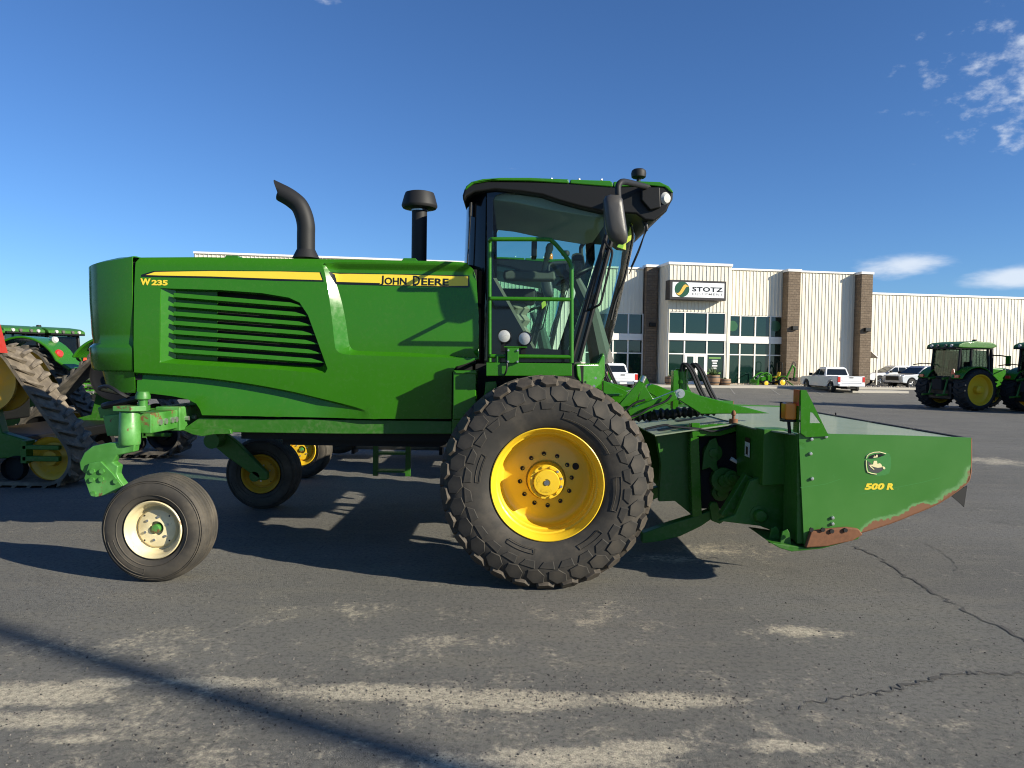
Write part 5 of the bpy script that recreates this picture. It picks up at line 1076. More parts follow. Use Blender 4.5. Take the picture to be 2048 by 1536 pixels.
        rnd = random.Random(9); pts = [P(1262 + 14 * k, 834 - 1.2 * k + rnd.uniform(-1.5, 1.5), 7.35) for k in range(13)]; mb = MB(); mb.tube(smooth_path(pts, 4), [.05 + .012 * math.sin(k * 1.9) for k in range(49)], 10); mk('hose_bundle', mb, M['hose'], H)
        for pts in ([(1240, 838), (1275, 830), (1300, 815), (1330, 803), (1343, 790)], [(1290, 858), (1330, 850), (1345, 853), (1400, 858), (1430, 862), (1480, 848)], [(1250, 822), (1270, 806), (1290, 800)]):
            mb = MB(); mb.tube(smooth_path([P(a, b, 6.97) for a, b in pts]), .011, 7); mk('hose', mb, M['hose'], H)
        p = P(1467, 842, 7.0); mb = MB(); mb.lathe([(.04, -.03), (.04, .02), (.015, .022), (.014, .05), (.022, .06), (.022, .08), (.01, .1), (0, .105)], p, (0, 0, 1), 14); mk('breather', mb, M['rust'], H)
        mb = MB(); mb.prism(pl([(1205, 760), (1290, 800), (1290, 815), (1205, 800)], 7.6), 7.55, 7.65); mb.prism(pl([(1205, 788), (1245, 788), (1245, 793), (1205, 793)], 7.2), 7.2, 7.6); mk('carrier_arm', mb, g, H, bev=.006)
    if main:
        # worn round shield badge and model number on the end panel
        sx0, sz0 = XZ(1755, 927, HE); sc = .098
        ring = [(-.98, .62), (-.8, .84), (-.4, .97), (.1, 1.0), (.55, .93), (.85, .8), (.97, .5), (1.0, 0), (.95, -.5), (.85, -.78), (.5, -.93), (.0, -1), (-.45, -.92), (-.82, -.78), (-.95, -.3)]
        S_ = lambda pts, k=1.0: [(sx0 + a * sc * k, sz0 + b * sc * k * .94) for a, b in pts]
        def dec(name, pts, mat_, o_): mb = MB(); mb.prism(pts, HE - .0065 - o_, HE - .0062 - o_ + .0002); return mk(name, mb, mat_, H, smooth=0)
        pale = plain('faded_badge_film', (.055, .22, .05), .35)
        dec('badge_film', S_(ring, 1.07), pale, .0005)
        dec('badge_field', S_([(-.85, .42), (-.68, .66), (-.2, .84), (.2, .85), (.55, .75), (.15, .58), (-.1, .48), (-.5, .42)]), M['decal_black'], .0015)
        dec('badge_field', S_([(-.86, .22), (-.55, .0), (-.2, -.25), (.3, -.3), (.5, -.32), (.35, -.6), (.1, -.78), (-.1, -.83), (-.4, -.78), (-.7, -.65), (-.82, -.2)]), plain('badge_grey', (.06, .06, .055), .5), .0015)
        cream = plain('badge_cream', (.78, .70, .38), .5)
        for seg in ([(-.97, .45), (-.9, .68), (-.72, .84), (-.35, .97), (.1, 1.0), (.6, .86)], [(-.97, .28), (-.97, -.1), (-.9, -.55), (-.82, -.74), (-.5, -.86), (-.1, -.92)]):
            mb = MB(); mb.tube([(x, HE - .0095, z) for x, z in S_(seg)], .0038, 6); mk('badge_border', mb, cream, H)
        dec('badge_animal', S_([(-.72, -.12), (-.4, -.08), (-.35, .24), (-.1, .24), (-.05, -.02), (.15, .05), (.3, -.1), (.32, -.3), (.0, -.36), (-.3, -.3), (-.5, -.22)]), cream, .003)
        dec('badge_animal', S_([(-.72, -.12), (-.6, -.18), (-.28, -.5), (-.34, -.53), (-.62, -.3)]), cream, .0036)
        dec('badge_animal', S_([(-.45, .6), (-.3, .55), (-.35, .72), (-.22, .6), (-.15, .78), (-.05, .75), (-.05, .55), (-.35, .5)]), cream, .003)
        dec('badge_animal', S_([(.35, -.2), (.55, -.28), (.6, -.4), (.5, -.5), (.4, -.4)]), cream, .0036)
        for s, x0_, x1_ in (('500', 1728, 1768), ('R', 1772, 1786.5)):
            mb = MB(); letters_on(mb, s, XZ(x0_, 979.5, HE), XZ(x1_, 978.8 if s == 'R' else 979, HE), .052, HE - .0065, bold=.055, shear=.2, depth=.002); mk('lettering', mb, M['stripe'], H, smooth=0)
        for pts in ([(1721, 988), (1760, 979), (1800, 973), (1845, 964), (1880, 955)], [(1600, 975), (1650, 968), (1680, 958)]):
            mb = MB(); q = [XZ(a, b, HE) for a, b in pts]; mb.add([(x, HE - .0068, z - .002) for x, z in q] + [(x, HE - .0068, z + .002) for x, z in q], [(i, i + 1, len(q) + i + 1, len(q) + i) for i in range(len(q) - 1)]); mk('scratch', mb, pale, H, smooth=0)
    return H
w1 = windrower('green and yellow windrower with cream caster rim, standing in front of the other windrower', (0, 0, 0), True)
h1 = header('green rotary mower header with rusted end panel and badge, on the front windrower', (0, 0, 0), True)
OFF2 = (-.32, 5.25, 0)
w2 = windrower('second green windrower with yellow caster rims, parked behind the front windrower', OFF2, False)
h2 = header('second green rotary mower header, mostly hidden behind the front header', OFF2, False)
# amber beacon on the second machine's roof
p = P(1100, 516, 12.6); mb = MB(); mb.lathe([(0, .0), (.05, .0), (.05, .045), (.0, .045)], (p.x, p.y, p.z - .07), (0, 0, 1), 14)
bc = mk('roof_beacon', mb, M['black'], label='amber beacon on the roof of the windrower behind', cat='beacon')
mb = MB(); mb.lathe([(.042, .045), (.048, .07), (.046, .12), (.03, .155), (0, .165)], (p.x, p.y, p.z - .07), (0, 0, 1), 14); mk('lens', mb, M['amber'], bc)
mb = MB(); mb.cyl((p.x, p.y, p.z - .07), (p.x, p.y, p.z - .2), .012, 6); mk('stalk', mb, M['steel'], bc)
# ================================================================== other machines and vehicles
def thing(name, label, cat, loc, rz, group=None):
    r = empty(name, (0, 0, 0), label, cat, group); put_at(r, loc, rz); ORG[r.name] = Vector((0, 0, 0)); return r
def arc(cx, cz, r, a0, a1, n=10): return [(cx + r * math.cos(R(a0 + (a1 - a0) * k / n)), cz + r * math.sin(R(a0 + (a1 - a0) * k / n))) for k in range(n + 1)]
M['tyre'] = plain('car_tyre', (.014, .014, .014), .8); M['alloy'] = plain('dark_alloy', (.06, .06, .06), .35, .6); M['bumper'] = plain('dark_bumper', (.03, .03, .03), .5)
def pickup(label, loc, rz, paint_, group='pickups parked by the showroom', chrome=False):
    t = thing('pickup_truck', label, 'pickup truck', loc, rz, group)
    # x forward, front axle at +1.9, rear at -1.85
    for s in (-1, 1):
        side = [(-2.95, .62), (-2.95, .55), (-2.45, .5)] + arc(-1.85, .42, .5, 175, 5, 12) + [(-1.3, .42), (1.35, .42)] + arc(1.9, .42, .5, 175, 5, 12) + [(2.45, .45), (2.85, .5), (2.92, .75), (2.88, 1.0), (2.7, 1.1), (1.4, 1.18), (-.95, 1.2), (-2.95, 1.22)]
        mb = MB(); mb.prism(side, s * .72, s * 1.0); mk('body_side', mb, paint_, t, bev=.05, smooth=40, seg=3)
        mb = MB(); mb.prism([(-.6, .38), (1.3, .38), (1.3, .44), (-.6, .44)], s * .85, s * .98); mk('running_board', mb, M['bumper'], t)
        lo = [(-.86, 1.22), (-.78, 1.72), (.3, 1.74), (1.02, 1.22)]
        for a, b, c, d in ((-.78, -.04, -.70, -.02), (.04, .98, .04, .32)):
            mb = MB(); y0, y1 = s * .955, s * .80
            mb.add([(a, y0, 1.25), (b, y0, 1.25), (d, y1, 1.69), (c, y1, 1.69)], [(0, 1, 2, 3)]); mk('side_window', mb, M['vglass'], t, smooth=0, solid=.01)
        mb = MB(); mb.box(.82, 1.0, s * 1.0, s * 1.24, 1.2, 1.4); mk('wing_mirror', mb, M['black'], t, bev=.04)
        for x in (1.9, -1.85):
            mb = MB(); mb.lathe([(.25, -.14), (.3, -.15), (.38, -.14), (.415, -.09), (.42, 0), (.415, .09), (.38, .14), (.3, .15), (.25, .14)], (x, s * .86, .42), (0, 1, 0), 28); w = mk('wheel', mb, M['tyre'], t)
            mb = MB(); mb.lathe([(.26, s * .1), (.25, s * .14), (.22, s * .12), (.2, s * .1), (.06, s * .11), (0, s * .12)], (x, s * .86, .42), (0, 1, 0), 20); mk('rim', mb, M['alloy'], w)
            for k in range(6):
                a = k * math.pi / 3; mb = MB(); d = Vector((math.cos(a), 0, math.sin(a))); mb.tube([Vector((x, s * .98, .42)) + d * .05, Vector((x, s * .98, .42)) + d * .23], [.03, .022], 5); mk('spoke', mb, M['steel'], w)
        mb = MB(); mb.box(-2.96, -2.86, s * .80, s * 1.003, .78, 1.17); mk('tail_light', mb, M['red'], t, bev=.02)
        mb = MB(); mb.box(2.80, 2.93, s * .62, s * .97, .82, 1.02); mk('headlamp', mb, M['lens'], t, bev=.02)
    mb = MB(); mb.box(-2.9, -.98, -.72, .72, .6, .72); mb.box(1.3, 2.9, -.72, .72, .5, 1.06); mb.box(-1.0, 1.35, -.72, .72, .45, 1.2); mk('chassis', mb, paint_, t)
    mb = MB(); mb.add([(1.2, -.98, 1.14), (1.2, .98, 1.14), (2.65, .9, 1.1), (2.65, -.9, 1.1), (2.9, -.8, 1.0), (2.9, .8, 1.0)], [(0, 1, 2, 3), (3, 2, 5, 4)]); mk('bonnet', mb, paint_, t, solid=.03)
    mb = MB(); mb.box(2.86, 2.95, -.62, .62, .68, 1.0); mk('grille', mb, M['black'], t)
    ring_ = lambda z, x0, x1, w: [Vector((x0, -w, z)), Vector((x1, -w, z)), Vector((x1, w, z)), Vector((x0, w, z))]
    mb = MB(); mb.rings([ring_(1.18, -.98, 1.22, .94), ring_(1.74, -.78, .36, .79), ring_(1.86, -.6, .18, .7)], True); mk('cab', mb, paint_, t, bev=.06, seg=3, smooth=45)
    mb = MB(); mb.add([(-.975, -.78, 1.27), (-.975, .78, 1.27), (-.80, .68, 1.70), (-.80, -.68, 1.70)], [(0, 1, 2, 3)]); mk('rear_window', mb, M['vglass'], t, smooth=0, solid=.02)
    mb = MB(); mb.add([(1.17, -.82, 1.25), (1.17, .82, 1.25), (.42, .72, 1.70), (.42, -.72, 1.70)], [(0, 1, 2, 3)]); mk('windscreen', mb, M['vglass'], t, smooth=0, solid=.02)
    mb = MB(); mb.box(-2.95, -2.88, -.79, .79, .72, 1.2); tg = mk('tailgate', mb, paint_, t, bev=.02)
    mb = MB(); mb.box(-2.965, -2.951, -.7, .7, .86, .96); mk('tailgate_crease', mb, paint_, tg, bev=.006)
    mb = MB(); mb.box(-2.97, -2.951, -.14, .14, 1.08, 1.14); mk('handle', mb, M['black'], tg)
    mb = MB(); mb.box(-3.08, -2.9, -.95, .95, .48, .68); bp = mk('rear_bumper', mb, M['steel'] if chrome else paint_, t, bev=.04)
    mb = MB(); mb.box(-3.09, -3.081, -.24, .24, .52, .64); mk('number_plate', mb, M['tag'], bp)
    mb = MB(); mb.tube([(-2.5, -.5, .36), (-2.5, .5, .36)], .07, 8); mb.box(-3.0, -.5, -.3, .3, .3, .42); mk('underbody', mb, M['black_m'], t)
    return t
def at_px(px, py): return GT(px, py)
p = at_px(1678, 786); pickup('white crew cab pickup with its tailgate to the yard beside the rock bed', p + Vector((.5, 2.6, 0)), R(94), M['white'])
p = B0 + BE * u_at(1222, -6) + BN * (-6.2); pickup('older white pickup parked by the left showroom windows', (p.x, p.y, gz(p.x, p.y)), R(97), M['white'], chrome=True)
def wpx(px, Y): return Vector(((px - 1024) / FPX * Y, Y, 0))
for px, Y, rz, pt, lb in ((1785, 69, 186, 'white', 'long white pickup standing side on below the plain warehouse wall'), (1812, 74, 96, 'white', 'white pickup with a dark bed cover behind the long white pickup'), (1852, 76, 96, 'white', 'white crew cab beside the pickup with the dark bed cover'), (1838, 61, 200, 'silver', 'silver pickup with dark bonnet beside the tall green tractor')):
    p = wpx(px, Y); pickup(lb, (p.x, p.y, gz(p.x, p.y)), R(rz), M[pt])
mb = MB(); a, b = GT(1700, 785), GT(1812, 786)
d = (b - a).normalized(); n_ = Vector((-d.y, d.x, 0)); mb.prism_xy([(q.x, q.y) for q in (a - n_ * .3, b - n_ * .3, b + n_ * 2, a + n_ * 2)], a.z - .1, max(a.z, b.z) + .13); mk('kerb_island', mb, M['concrete'], bev=.02, kind='structure', label='low concrete kerb island behind the white pickup')
# ------------------------------------------------------------------ large row-crop tractors
def lugged_tyre(name, parent, c, r, w, n, rim_r, mat_=None, rim_m=None, out=1):
    mb = MB(); mb.lathe([(rim_r, -w * .42), (rim_r + .05, -w * .5), (r * .82, -w * .52), (r * .93, -w * .46), (r * .95, 0), (r * .93, w * .46), (r * .82, w * .52), (rim_r + .05, w * .5), (rim_r, w * .42)], c, (0, 1, 0), 40); ty = mk(name, mb, mat_ or M['tyre'], parent, org=c)
    mb = MB()
    for k in range(n):
        for s in (-1, 1):
            a = 2 * math.pi * (k + (.5 if s > 0 else 0)) / n; da = .16
            pts = []
            for (yy, ang, rr) in ((0, da, 1), (0, da + .07, 1), (s * w * .52, .07, .97), (s * w * .52, 0, .97), (0, da, .93), (0, da + .07, .93), (s * w * .52, .07, .86), (s * w * .52, 0, .86)):
                pts.append(Vector(c) + Vector((math.cos(a + ang) * r * rr, yy, math.sin(a + ang) * r * rr)))
            mb.add(pts, [(0, 1, 2, 3), (4, 5, 6, 7), (0, 1, 5, 4), (1, 2, 6, 5), (2, 3, 7, 6), (3, 0, 4, 7)])
    mk('tread_lugs', mb, mat_ or M['tyre'], ty, smooth=0, kind='stuff')
    for s in (-1, 1):
        mb = MB(); dp = .22 if s == out else .05
        mb.lathe([(rim_r + .01, s * w * .40), (rim_r + .03, s * w * .46), (rim_r - .02, s * w * .44), (rim_r - .06, s * w * .2), (rim_r * .75, s * (w * .44 - dp)), (rim_r * .5, s * (w * .4 - dp)), (rim_r * .3, s * (w * .44 - dp)), (0, s * (w * .44 - dp))], c, (0, 1, 0), 36); mk('rim', mb, rim_m or M['yellow'], ty)
    mb = MB(); mb.lathe([(.2, 0), (.2, out * w * .42), (.12, out * w * .55), (0, out * w * .56)], c, (0, 1, 0), 14); mk('hub', mb, M['yellow'], ty)
    return ty
def tractor(label, loc, rz, detail=True):
    t = thing('tractor', label, 'tractor', loc, rz, 'tractors on the lot')
    g, gd = M['green'], M['green_d']
    for s in (-1, 1):
        lugged_tyre('rear_wheel', t, (0, s * 1.16, 1.0), 1.0, .72, 22, .72, out=s)
        lugged_tyre('front_wheel', t, (3.05, s * 1.0, .78), .78, .5, 20, .5, out=s)
        f = [(x, z) for x, z in arc(0, 1.0, 1.12, 150, 40, 14)] + [(1.2, 1.45), (1.1, 1.4)] + [(x, z) for x, z in arc(0, 1.0, 1.06, 38, 152, 14)]
        mb = MB(); mb.prism(f, s * .72, s * 1.36); fe = mk('fender', mb, g, t, bev=.02)
        mb = MB(); mb.box(-1.0, -.93, s * .95, s * 1.2, 1.56, 1.7); mk('tail_light', mb, M['red'], fe, bev=.01)
        for pts in ([(-.62, 1.72), (.02, 1.62), (.06, 2.92), (-.5, 2.98)], [(.14, 1.55), (1.12, 1.35), (1.02, 2.88), (.14, 2.92)]):
            mb = MB(); mb.prism(pts, s * .80, s * .812); mk('cab_window', mb, M['glass_t'], t, smooth=0)
        for a, b in (((-.66, 1.62), (-.54, 3.02)), ((.06, 1.5), (.1, 3.0)), ((1.2, 1.2), (1.08, 2.95))):
            mb = MB(); mb.tube([(a[0], s * .82, a[1]), (b[0], s * .80, b[1])], .055, 8); mk('cab_post', mb, M['black'], t)
        mb = MB(); mb.tube(smooth_path([(1.15, s * .85, 2.65), (1.35, s * 1.2, 2.66), (1.42, s * 1.6, 2.6)]), .03, 8); ma = mk('mirror_arm', mb, M['black'], t)
        mb = MB(); mb.obox((1.42, s * 1.62, 2.4), (.08, .26, .5)); mk('mirror', mb, g, ma, bev=.03)
    mb = MB(); mb.prism([(-.85, 3.02), (-.8, 3.16), (-.55, 3.26), (.2, 3.34), (1.2, 3.28), (1.45, 3.16), (1.42, 3.06), (1.1, 3.0), (-.5, 3.0)], -.98, .98); rf = mk('cab_roof', mb, gd, t, bev=.05, seg=3)
    mb = MB(); mb.box(-.9, 1.3, -.9, .9, 2.95, 3.03); mk('roof_underside', mb, M['black'], rf, bev=.02)
    for y in (-.6, .6, -.25, .25):
        mb = MB(); mb.lathe([(0, .03), (.07, .02), (.08, -.05)], (-.88, y, 3.1), (-1, 0, -.1), 10); mk('work_lamp', mb, M['lens'] if abs(y) > .4 else M['trim'], rf)
    mb = MB(); mb.lathe([(0, .16), (.1, .15), (.12, .08), (.02, .05), (.02, 0)], (1.1, 0, 3.3), (0, 0, 1), 12); mk('antenna', mb, M['char'], rf)
    mb = MB(); mb.prism([(-.62, 1.62), (-.6, 1.62), (-.5, 2.98), (-.52, 2.98)], -.78, .78); mk('rear_window', mb, M['glass_t'], t, smooth=0)
    mb = MB(); mb.box(-.7, 1.2, -.8, .8, 1.1, 1.62); mb.box(-.9, 1.2, -.7, .7, .5, 1.3); mk('body', mb, M['black'], t, bev=.05)  # black colour stands in for the shade over the tractor's rear
    mb = MB(); mb.box(-.1, .35, -.25, .25, 1.62, 1.85); mb.box(-.25, -.1, -.25, .25, 1.75, 2.45); mk('seat', mb, M['trim'], t, bev=.05)
    mb = MB(); mb.tube([(.95, 0, 1.6), (.75, 0, 2.1)], .06, 8); mb.obox((.7, 0, 2.15), (.05, .4, .4)); mk('steering_column', mb, M['black'], t)
    mb = MB(); mb.prism([(1.2, 1.0), (1.2, 2.1), (2.6, 2.05), (3.9, 1.85), (4.15, 1.6), (4.1, 1.0)], -.45, .45); hd = mk('bonnet', mb, g, t, bev=.08, seg=3)
    mb = MB(); mb.box(1.2, 4.4, -.32, .32, .62, 1.0); mk('front_frame', mb, gd, t)
    mb = MB(); mb.tube([(1.5, -.62, 1.5), (1.5, -.62, 2.7), (1.46, -.62, 3.05)], [.09, .09, .06], 12); mk('exhaust', mb, M['black'], t)
    mb = MB(); mb.tube([(0, -1.5, 1.0), (0, 1.5, 1.0)], .14, 12); mk('rear_axle', mb, gd, t)
    for s in (-1, 1):
        mb = MB(); mb.tube([(-.7, s * .45, .75), (-1.5, s * .45, .7)], .05, 8); mb.tube([(-1.1, s * .45, .72), (-.85, s * .42, 1.5)], .045, 8); mb.tube([(-.8, s * .4, 1.55), (-1.15, s * .42, 1.5)], .06, 8); mk('hitch_arm', mb, gd, t)
    mb = MB(); mb.box(-1.1, -.9, -.3, .3, .95, 1.45); mk('remote_valves', mb, M['black_m'], t, bev=.03)
    mb = MB(); mb.prism_yz([(-.95, 1.72), (-.72, 1.72), (-.79, 1.98), (-.88, 1.98)], -.97, -.95); mk('slow_sign', mb, M['red_tape'], t)
    mb = MB(); mb.tube(smooth_path([(-.6, .75, 2.2), (-1.0, .95, 2.24), (-1.4, 1.2, 2.16)]), .025, 6); mk('grab_rail', mb, M['black'], t)
    return t
p = GT(1908, 818); tractor('tall green tractor with sunlit yellow rear rim and red triangle, beside the silver pickup', (p.x, p.y, p.z), R(14))
p = GT(2088, 826); tractor('green tractor at the edge of the lot, its dark rear tyre overlapping the sunlit rim', (p.x, p.y, p.z), R(14))
for px, Y, k in ((25, 34, 'green tractor far off behind the tracked tractors, at the edge of the yard'), (110, 36, 'green tractor far off, beside the rear cap of the front windrower')):
    q = wpx(px, Y); tractor(k, (q.x, q.y, gz(q.x, q.y)), R(160))
# ------------------------------------------------------------------ tracked tractors to the left
def hull_path(circles, n=160):
    """outline of a belt round circles given counter-clockwise as (x, z, r)"""
    segs = []; m = len(circles)
    for i in range(m):
        (x0, z0, r0), (x1, z1, r1) = circles[i], circles[(i + 1) % m]
        d = math.hypot(x1 - x0, z1 - z0); base = math.atan2(z1 - z0, x1 - x0); a = base - math.acos((r0 - r1) / d)
        segs.append((a, (x0 + r0 * math.cos(a), z0 + r0 * math.sin(a)), (x1 + r1 * math.cos(a), z1 + r1 * math.sin(a))))
    pts = []
    for i in range(m):
        a, s, e = segs[i]; L = max(2, int(math.hypot(e[0] - s[0], e[1] - s[1]) / .06))
        pts += [(s[0] + (e[0] - s[0]) * k / L, s[1] + (e[1] - s[1]) * k / L) for k in range(L)]
        a2 = segs[(i + 1) % m][0]
        while a2 < a: a2 += 2 * math.pi
        x, z, r = circles[(i + 1) % m]; L = max(3, int((a2 - a) * r / .06)); pts += [(x + r * math.cos(a + (a2 - a) * k / L), z + r * math.sin(a + (a2 - a) * k / L)) for k in range(L)]
    return pts
def tracked_tractor(label, loc, dusty, sign):
    """rear points to +x; root under the rear axle"""
    t = thing('tracked_tractor', label, 'tracked tractor', loc, 0, 'tracked tractors beside the windrowers'); g, gd = M['green'], M['green_d']
    circ = [(-1.2, .39, .36), (1.04, .39, .36), (.14, 1.44, .50)]; path = hull_path(circ); n = len(path)
    cum = [0]
    for i in range(n): cum.append(cum[-1] + math.hypot(path[(i + 1) % n][0] - path[i][0], path[(i + 1) % n][1] - path[i][1]))
    TOT = cum[-1]
    def at(s):
        s %= TOT
        for i in range(n):
            if cum[i + 1] >= s:
                f = (s - cum[i]) / (cum[i + 1] - cum[i]); a, b = path[i], path[(i + 1) % n]; return a[0] + (b[0] - a[0]) * f, a[1] + (b[1] - a[1]) * f, math.atan2(b[1] - a[1], b[0] - a[0])
    hw = .31
    lug = None
    for s in (-1, 1):
        yc = s * 1.65; mt = M['rubber_td'] if (dusty and s < 0) else M['rubber_t']
        mb = MB(); rg = []
        for x, z in path: rg.append((x, z))
        inn = []
        for i in range(n):
            a, b = path[i - 1], path[(i + 1) % n]; tx, tz = b[0] - a[0], b[1] - a[1]; l = math.hypot(tx, tz); inn.append((path[i][0] - tz / l * .045, path[i][1] + tx / l * .045))
        mb.add([(x, yc - hw, z) for x, z in path] + [(x, yc + hw, z) for x, z in path] + [(x, yc + hw, z) for x, z in inn] + [(x, yc - hw, z) for x, z in inn], [(k * n + i, k * n + (i + 1) % n, ((k + 1) % 4) * n + (i + 1) % n, ((k + 1) % 4) * n + i) for k in range(4) for i in range(n)])
        belt = mk('track_belt', mb, mt, t, smooth=40); bo = ORG[belt.name]
        for side in (-1, 1):
            mb = MB(); o = [(-.028, .02), (.028, .02), (.028 + .12, hw + .005), (-.028 + .12, hw + .005)]
            mb.add([(x * (.75 if True else 1) - .05, side * y, .048) for x, y in o] + [(x * 1.15 - .05, side * y, -.004) for x, y in o], [(0, 1, 2, 3), (0, 1, 5, 4), (1, 2, 6, 5), (2, 3, 7, 6), (3, 0, 4, 7)])
            first = None; NLG = 38
            for k in range(NLG):
                x, z, th = at(TOT * (k + (.5 if side > 0 else 0)) / NLG); loc_ = Vector((x, yc, z)) - bo
                # outward side of a counter-clockwise belt is to the right of travel
                rot = (math.pi, -th, 0)
                if first is None: first = mk('track_lug', mb, mt, belt, smooth=0, org=(0, 0, 0)); first.location = loc_; first.rotation_euler = rot
                else: copy_part(first, belt, loc_, rot)
        for (x, z, r_), nm in ((circ[0], 'idler_wheel'), (circ[1], 'idler_wheel'), (circ[2], 'drive_sprocket')):
            mb = MB(); rr = r_ - .06; mb.lathe([(rr, -.2), (rr, -.16), (rr - .04, -.15), (rr * .7, -.1), (.12, -.12), (.1, -.2), (0, -.2)], (x, yc, z), (0, 1, 0), 36); mb.lathe([(rr, .2), (rr, .16), (rr * .7, .1), (0, .12)], (x, yc, z), (0, 1, 0), 36); w = mk(nm, mb, M['yellow_d'] if s < 0 else M['black'], t)  # far-side wheels coloured black to stand in for shade on yellow paint
        for x in (-.62, -.05, .52):
            mb = MB(); mb.lathe([(.16, -.2), (.17, -.1), (.1, -.1), (0, -.12)], (x, yc, .24), (0, 1, 0), 20); mk('roller', mb, M['black_m'], t)
        mb = MB(); mb.prism([(-1.2, .5), (-1.1, .36), (.95, .36), (1.08, .5), (.3, .72), (.15, 1.3), (-.2, 1.3), (-.35, .72)], yc - .08, yc + .08); fr = mk('track_frame', mb, gd, t, bev=.02)
        mb = MB(); mb.box(.72, 1.22, yc - .30, yc - .22, .36, .43); mb.box(.72, 1.22, yc - .30, yc - .22, .52, .58); mb.box(.7, .78, yc - .3, yc - .1, .33, .64); mk('idler_yoke', mb, gd, t, bev=.01)
        fa = 92 if sign else 24
        f = arc(.1, 1.40, .76, 150, fa, 14) + ([] if sign else [(1.06, 1.55), (1.02, 1.5)]) + arc(.1, 1.40, .71, fa, 150, 14)
        mb = MB(); mb.prism(f, yc - .32, yc + .34); fe = mk('fender', mb, g, t, bev=.02)
        if sign: continue
        mb = MB(); mb.lathe([(0, .05), (.06, .04), (.085, 0), (.08, -.04)], (.74, yc - .16, 1.83), (1, -.5, .2), 16); mk('tail_light', mb, M['red'], fe)
        mb = MB(); mb.lathe([(0, .05), (.05, .04), (.07, 0), (.06, -.06)], (.5, yc + .1, 2.1), (1, -.3, .3), 14); mk('work_lamp', mb, M['lens'], fe)
    mb = MB(); mb.box(-4.5, -.75 if sign else .55, -.5, .5, .75, 1.35); mb.tube([(.14, -1.6, 1.44), (.14, -1.2 if sign else 1.6, 1.44)], .2, 14); mb.box(-1.0, .3, -1.6, 1.6, .45, .62); mk('rear_axle', mb, M['black'], t, bev=.03)  # shade between the tracks put into the colour: black instead of green
    mb = MB(); mb.prism([(-5.8, 1.4), (-5.8, 3.3), (-3.6, 3.35), (-3.4, 1.4)], -.9, .9); mk('cab', mb, M['black_g'], t, bev=.08)
    mb = MB(); mb.box(-6.0, -3.3, -1.0, 1.0, 3.36, 3.55); mk('cab_roof', mb, g, t, bev=.06)
    mb = MB(); mb.prism([(-9.8, 1.2), (-9.7, 1.9), (-5.8, 2.2), (-5.8, 1.2)], -.55, .55); mk('bonnet', mb, g, t, bev=.08)
    # rear linkage and hydraulic couplers
    for k in range(0 if sign else 4):
        for s in (-1, 1):
            mb = MB(); z = 1.0 + .14 * k; mb.box(.55, .82, s * .12 - .98, s * .12 - .82, z, z + .1); cb = mk('coupler_block', mb, g, t, bev=.012)
            mb = MB(); mb.cyl((.82, s * .12 - .9, z + .05), (.95, s * .12 - .9, z + .05), .03, 10); mk('coupler', mb, M['bolt'], cb)
    for s in (() if sign else (-1, 1)):
        mb = MB(); mb.tube([(.3, s * .5, .75), (1.3, s * .5, .6)], .05, 8); mb.tube([(.9, s * .5, .66), (.5, s * .48, 1.5)], .045, 8); mk('lift_arm', mb, g, t)
    if not sign: mb = MB(); mb.tube(smooth_path([(.6, .3, 1.6), (.9, .4, 1.75), (1.05, .3, 1.45), (1.0, .2, 1.2)]), .02, 7); mk('hose', mb, M['hose'], t)
    if sign:
        x, y, z = .34, -2.08, 1.83
        mb = MB(); q = [(-.24, 0), (.24, 0), (.15, .42), (-.15, .42)]; d = Vector((.55, -.83, 0)).normalized(); e = Vector((-d.y, d.x, 0))
        mb.add([Vector((x, y, z)) + e * a + Vector((0, 0, b)) for a, b in q] + [Vector((x, y, z)) + e * a + d * -.02 + Vector((0, 0, b)) for a, b in q], [(0, 1, 2, 3), (4, 5, 6, 7), (0, 1, 5, 4), (1, 2, 6, 5), (2, 3, 7, 6), (3, 0, 4, 7)]); mk('slow_sign', mb, paint('orange_red_sign', (.36, .016, .006), .4, .1, 0), t)
        mb = MB(); mb.box(x - .05, x + .04, y - .02, y + .12, 1.55, 1.85); mk('sign_post', mb, g, t, bev=.02)
    return t
tracked_tractor('green tracked tractor with sandy near belt and red triangle sign beside the windrower', (-7.37, 11.97, 0), True, True)
tracked_tractor('green tracked tractor with grey belts standing behind the sandy belted one', (-9.47, 16.07, 0), False, False)
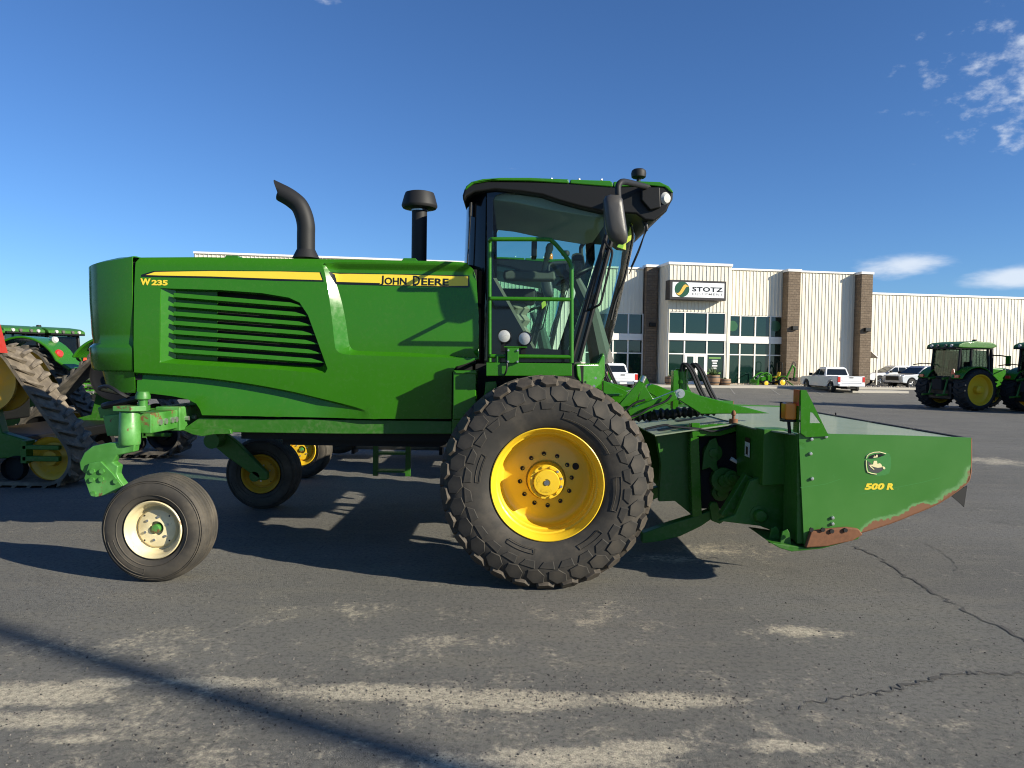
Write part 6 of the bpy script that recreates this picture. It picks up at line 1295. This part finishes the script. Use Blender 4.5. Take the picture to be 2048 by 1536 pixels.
# ------------------------------------------------------------------ compact loader tractor with backhoe by the showroom
ct = thing('compact_tractor', 'small green loader tractor with yellow seat and backhoe in front of the showroom', 'tractor', GT(1544, 773) + Vector((0, 0, 0)), math.pi + BROT)
g = M['green']
for s in (-1, 1):
    lugged_tyre('front_wheel', ct, (.78, s * .45, .27), .27, .18, 14, .15, out=s); lugged_tyre('rear_wheel', ct, (-.62, s * .47, .36), .36, .26, 14, .2, out=s)
    f = arc(-.62, .4, .5, 160, 20, 10) + arc(-.62, .4, .45, 20, 160, 10); mb = MB(); mb.prism(f, s * .32, s * .62); mk('fender', mb, g, ct, bev=.01)
    mb = MB(); mb.tube(smooth_path([(.35, s * .42, .95), (.75, s * .43, 1.12), (1.2, s * .43, .9), (1.55, s * .43, .45)]), .06, 8); mk('loader_arm', mb, g, ct)
    mb = MB(); mb.tube([(.35, s * .4, .4), (.35, s * .42, 1.0)], .06, 8); mk('loader_post', mb, g, ct)
    mb = MB(); mb.tube([(.95, s * .42, .85), (1.5, s * .42, .75)], .03, 8); mk('loader_cylinder', mb, M['steel'], ct)
    mb = MB(); mb.tube(smooth_path([(-.55, s * .4, .75), (-.6, s * .4, 1.2), (-.62, s * .4, 1.85), (-.6, s * .25, 1.98), (-.6, 0, 2.0)]), .035, 8); mk('roll_bar', mb, M['black'], ct)
    mb = MB(); mb.tube([(-1.2, s * .25, .45), (-1.55, s * .75, .05)], .05, 8); mk('stabiliser', mb, g, ct)
mb = MB(); mb.prism([(.3, .45), (.3, .95), (.7, .95), (1.05, .82), (1.1, .5), (1.0, .42)], -.24, .24); mk('bonnet', mb, g, ct, bev=.05)
mb = MB(); mb.box(-.8, 1.05, -.18, .18, .3, .5); mb.box(-.4, .35, -.4, .4, .42, .48); mk('chassis', mb, M['black_m'], ct)
mb = MB(); mb.box(-.55, -.15, -.24, .24, .72, .82); st = mk('seat', mb, M['yellow'], ct, bev=.04)
mb = MB(); mb.add([Vector(q) for q in ((-.56, -.23, .8), (-.46, -.23, .8), (-.56, -.2, 1.2), (-.64, -.2, 1.18), (-.56, .23, .8), (-.46, .23, .8), (-.56, .2, 1.2), (-.64, .2, 1.18))], [(0, 1, 2, 3), (4, 5, 6, 7), (0, 1, 5, 4), (1, 2, 6, 5), (2, 3, 7, 6), (3, 0, 4, 7)]); mk('seat_back', mb, M['yellow'], st, bev=.03)
mb = MB(); mb.prism([(1.5, .08), (2.05, .05), (1.75, .12), (1.62, .3), (1.62, .55), (1.5, .58), (1.45, .3)], -.66, .66); mk('bucket', mb, g, ct, bev=.01)
mb = MB(); mb.tube([(-1.1, 0, .5), (-1.35, 0, .95), (-1.75, 0, 1.75)], .085, 8); bh = mk('backhoe_boom', mb, g, ct)
mb = MB(); mb.tube([(-1.75, 0, 1.78), (-1.98, 0, 1.5), (-1.9, 0, .75)], .075, 8); mk('dipper_arm', mb, g, ct)
mb = MB(); mb.tube(smooth_path([(-1.45, .08, 1.3), (-1.72, .08, 1.95), (-1.9, .08, 2.0), (-2.0, .08, 1.7)]), .035, 7); mk('hose', mb, M['hose'], ct)
mb = MB(); mb.prism([(-1.95, .78), (-1.6, .5), (-1.55, .75), (-2.0, .42), (-2.15, .5), (-2.15, .75)], -.17, .17); mk('backhoe_bucket', mb, M['black'], ct)
mb = MB(); mb.tube([(.3, 0, .85), (.1, 0, 1.05)], .03, 6); mb.obox((.08, 0, 1.07), (.03, .34, .3)); mk('steering_wheel', mb, M['black'], ct)
# ------------------------------------------------------------------ grey steel tube seen under the machine
tb = thing('steel_tube', 'grey steel drawbar tube lying on the asphalt under the rear windrower', 'steel tube', (0, 0, 0), 0)
a, b = P(712, 892, 14.3), P(880, 893, 14.3); mb = MB(); mb.tube([(a.x, 14.3, .17), (b.x, 14.3, .17)], .105, 18); mk('tube', mb, plain('weathered_steel', (.30, .28, .25), .6, .3, bumps=.2, scale=12), tb)
for x in (a.x - .05, b.x): mb = MB(); mb.box(x, x + .06, 14.12, 14.48, .0, .36); mk('end_flange', mb, M['black'], tb)
mb = MB(); mb.tube(smooth_path([(a.x - .1, 14.25, .3), (a.x - .3, 14.2, .35), (a.x - .38, 14.2, .1), (a.x - .25, 14.2, .02)]), .025, 7); mk('safety_chain', mb, M['steel'], tb)
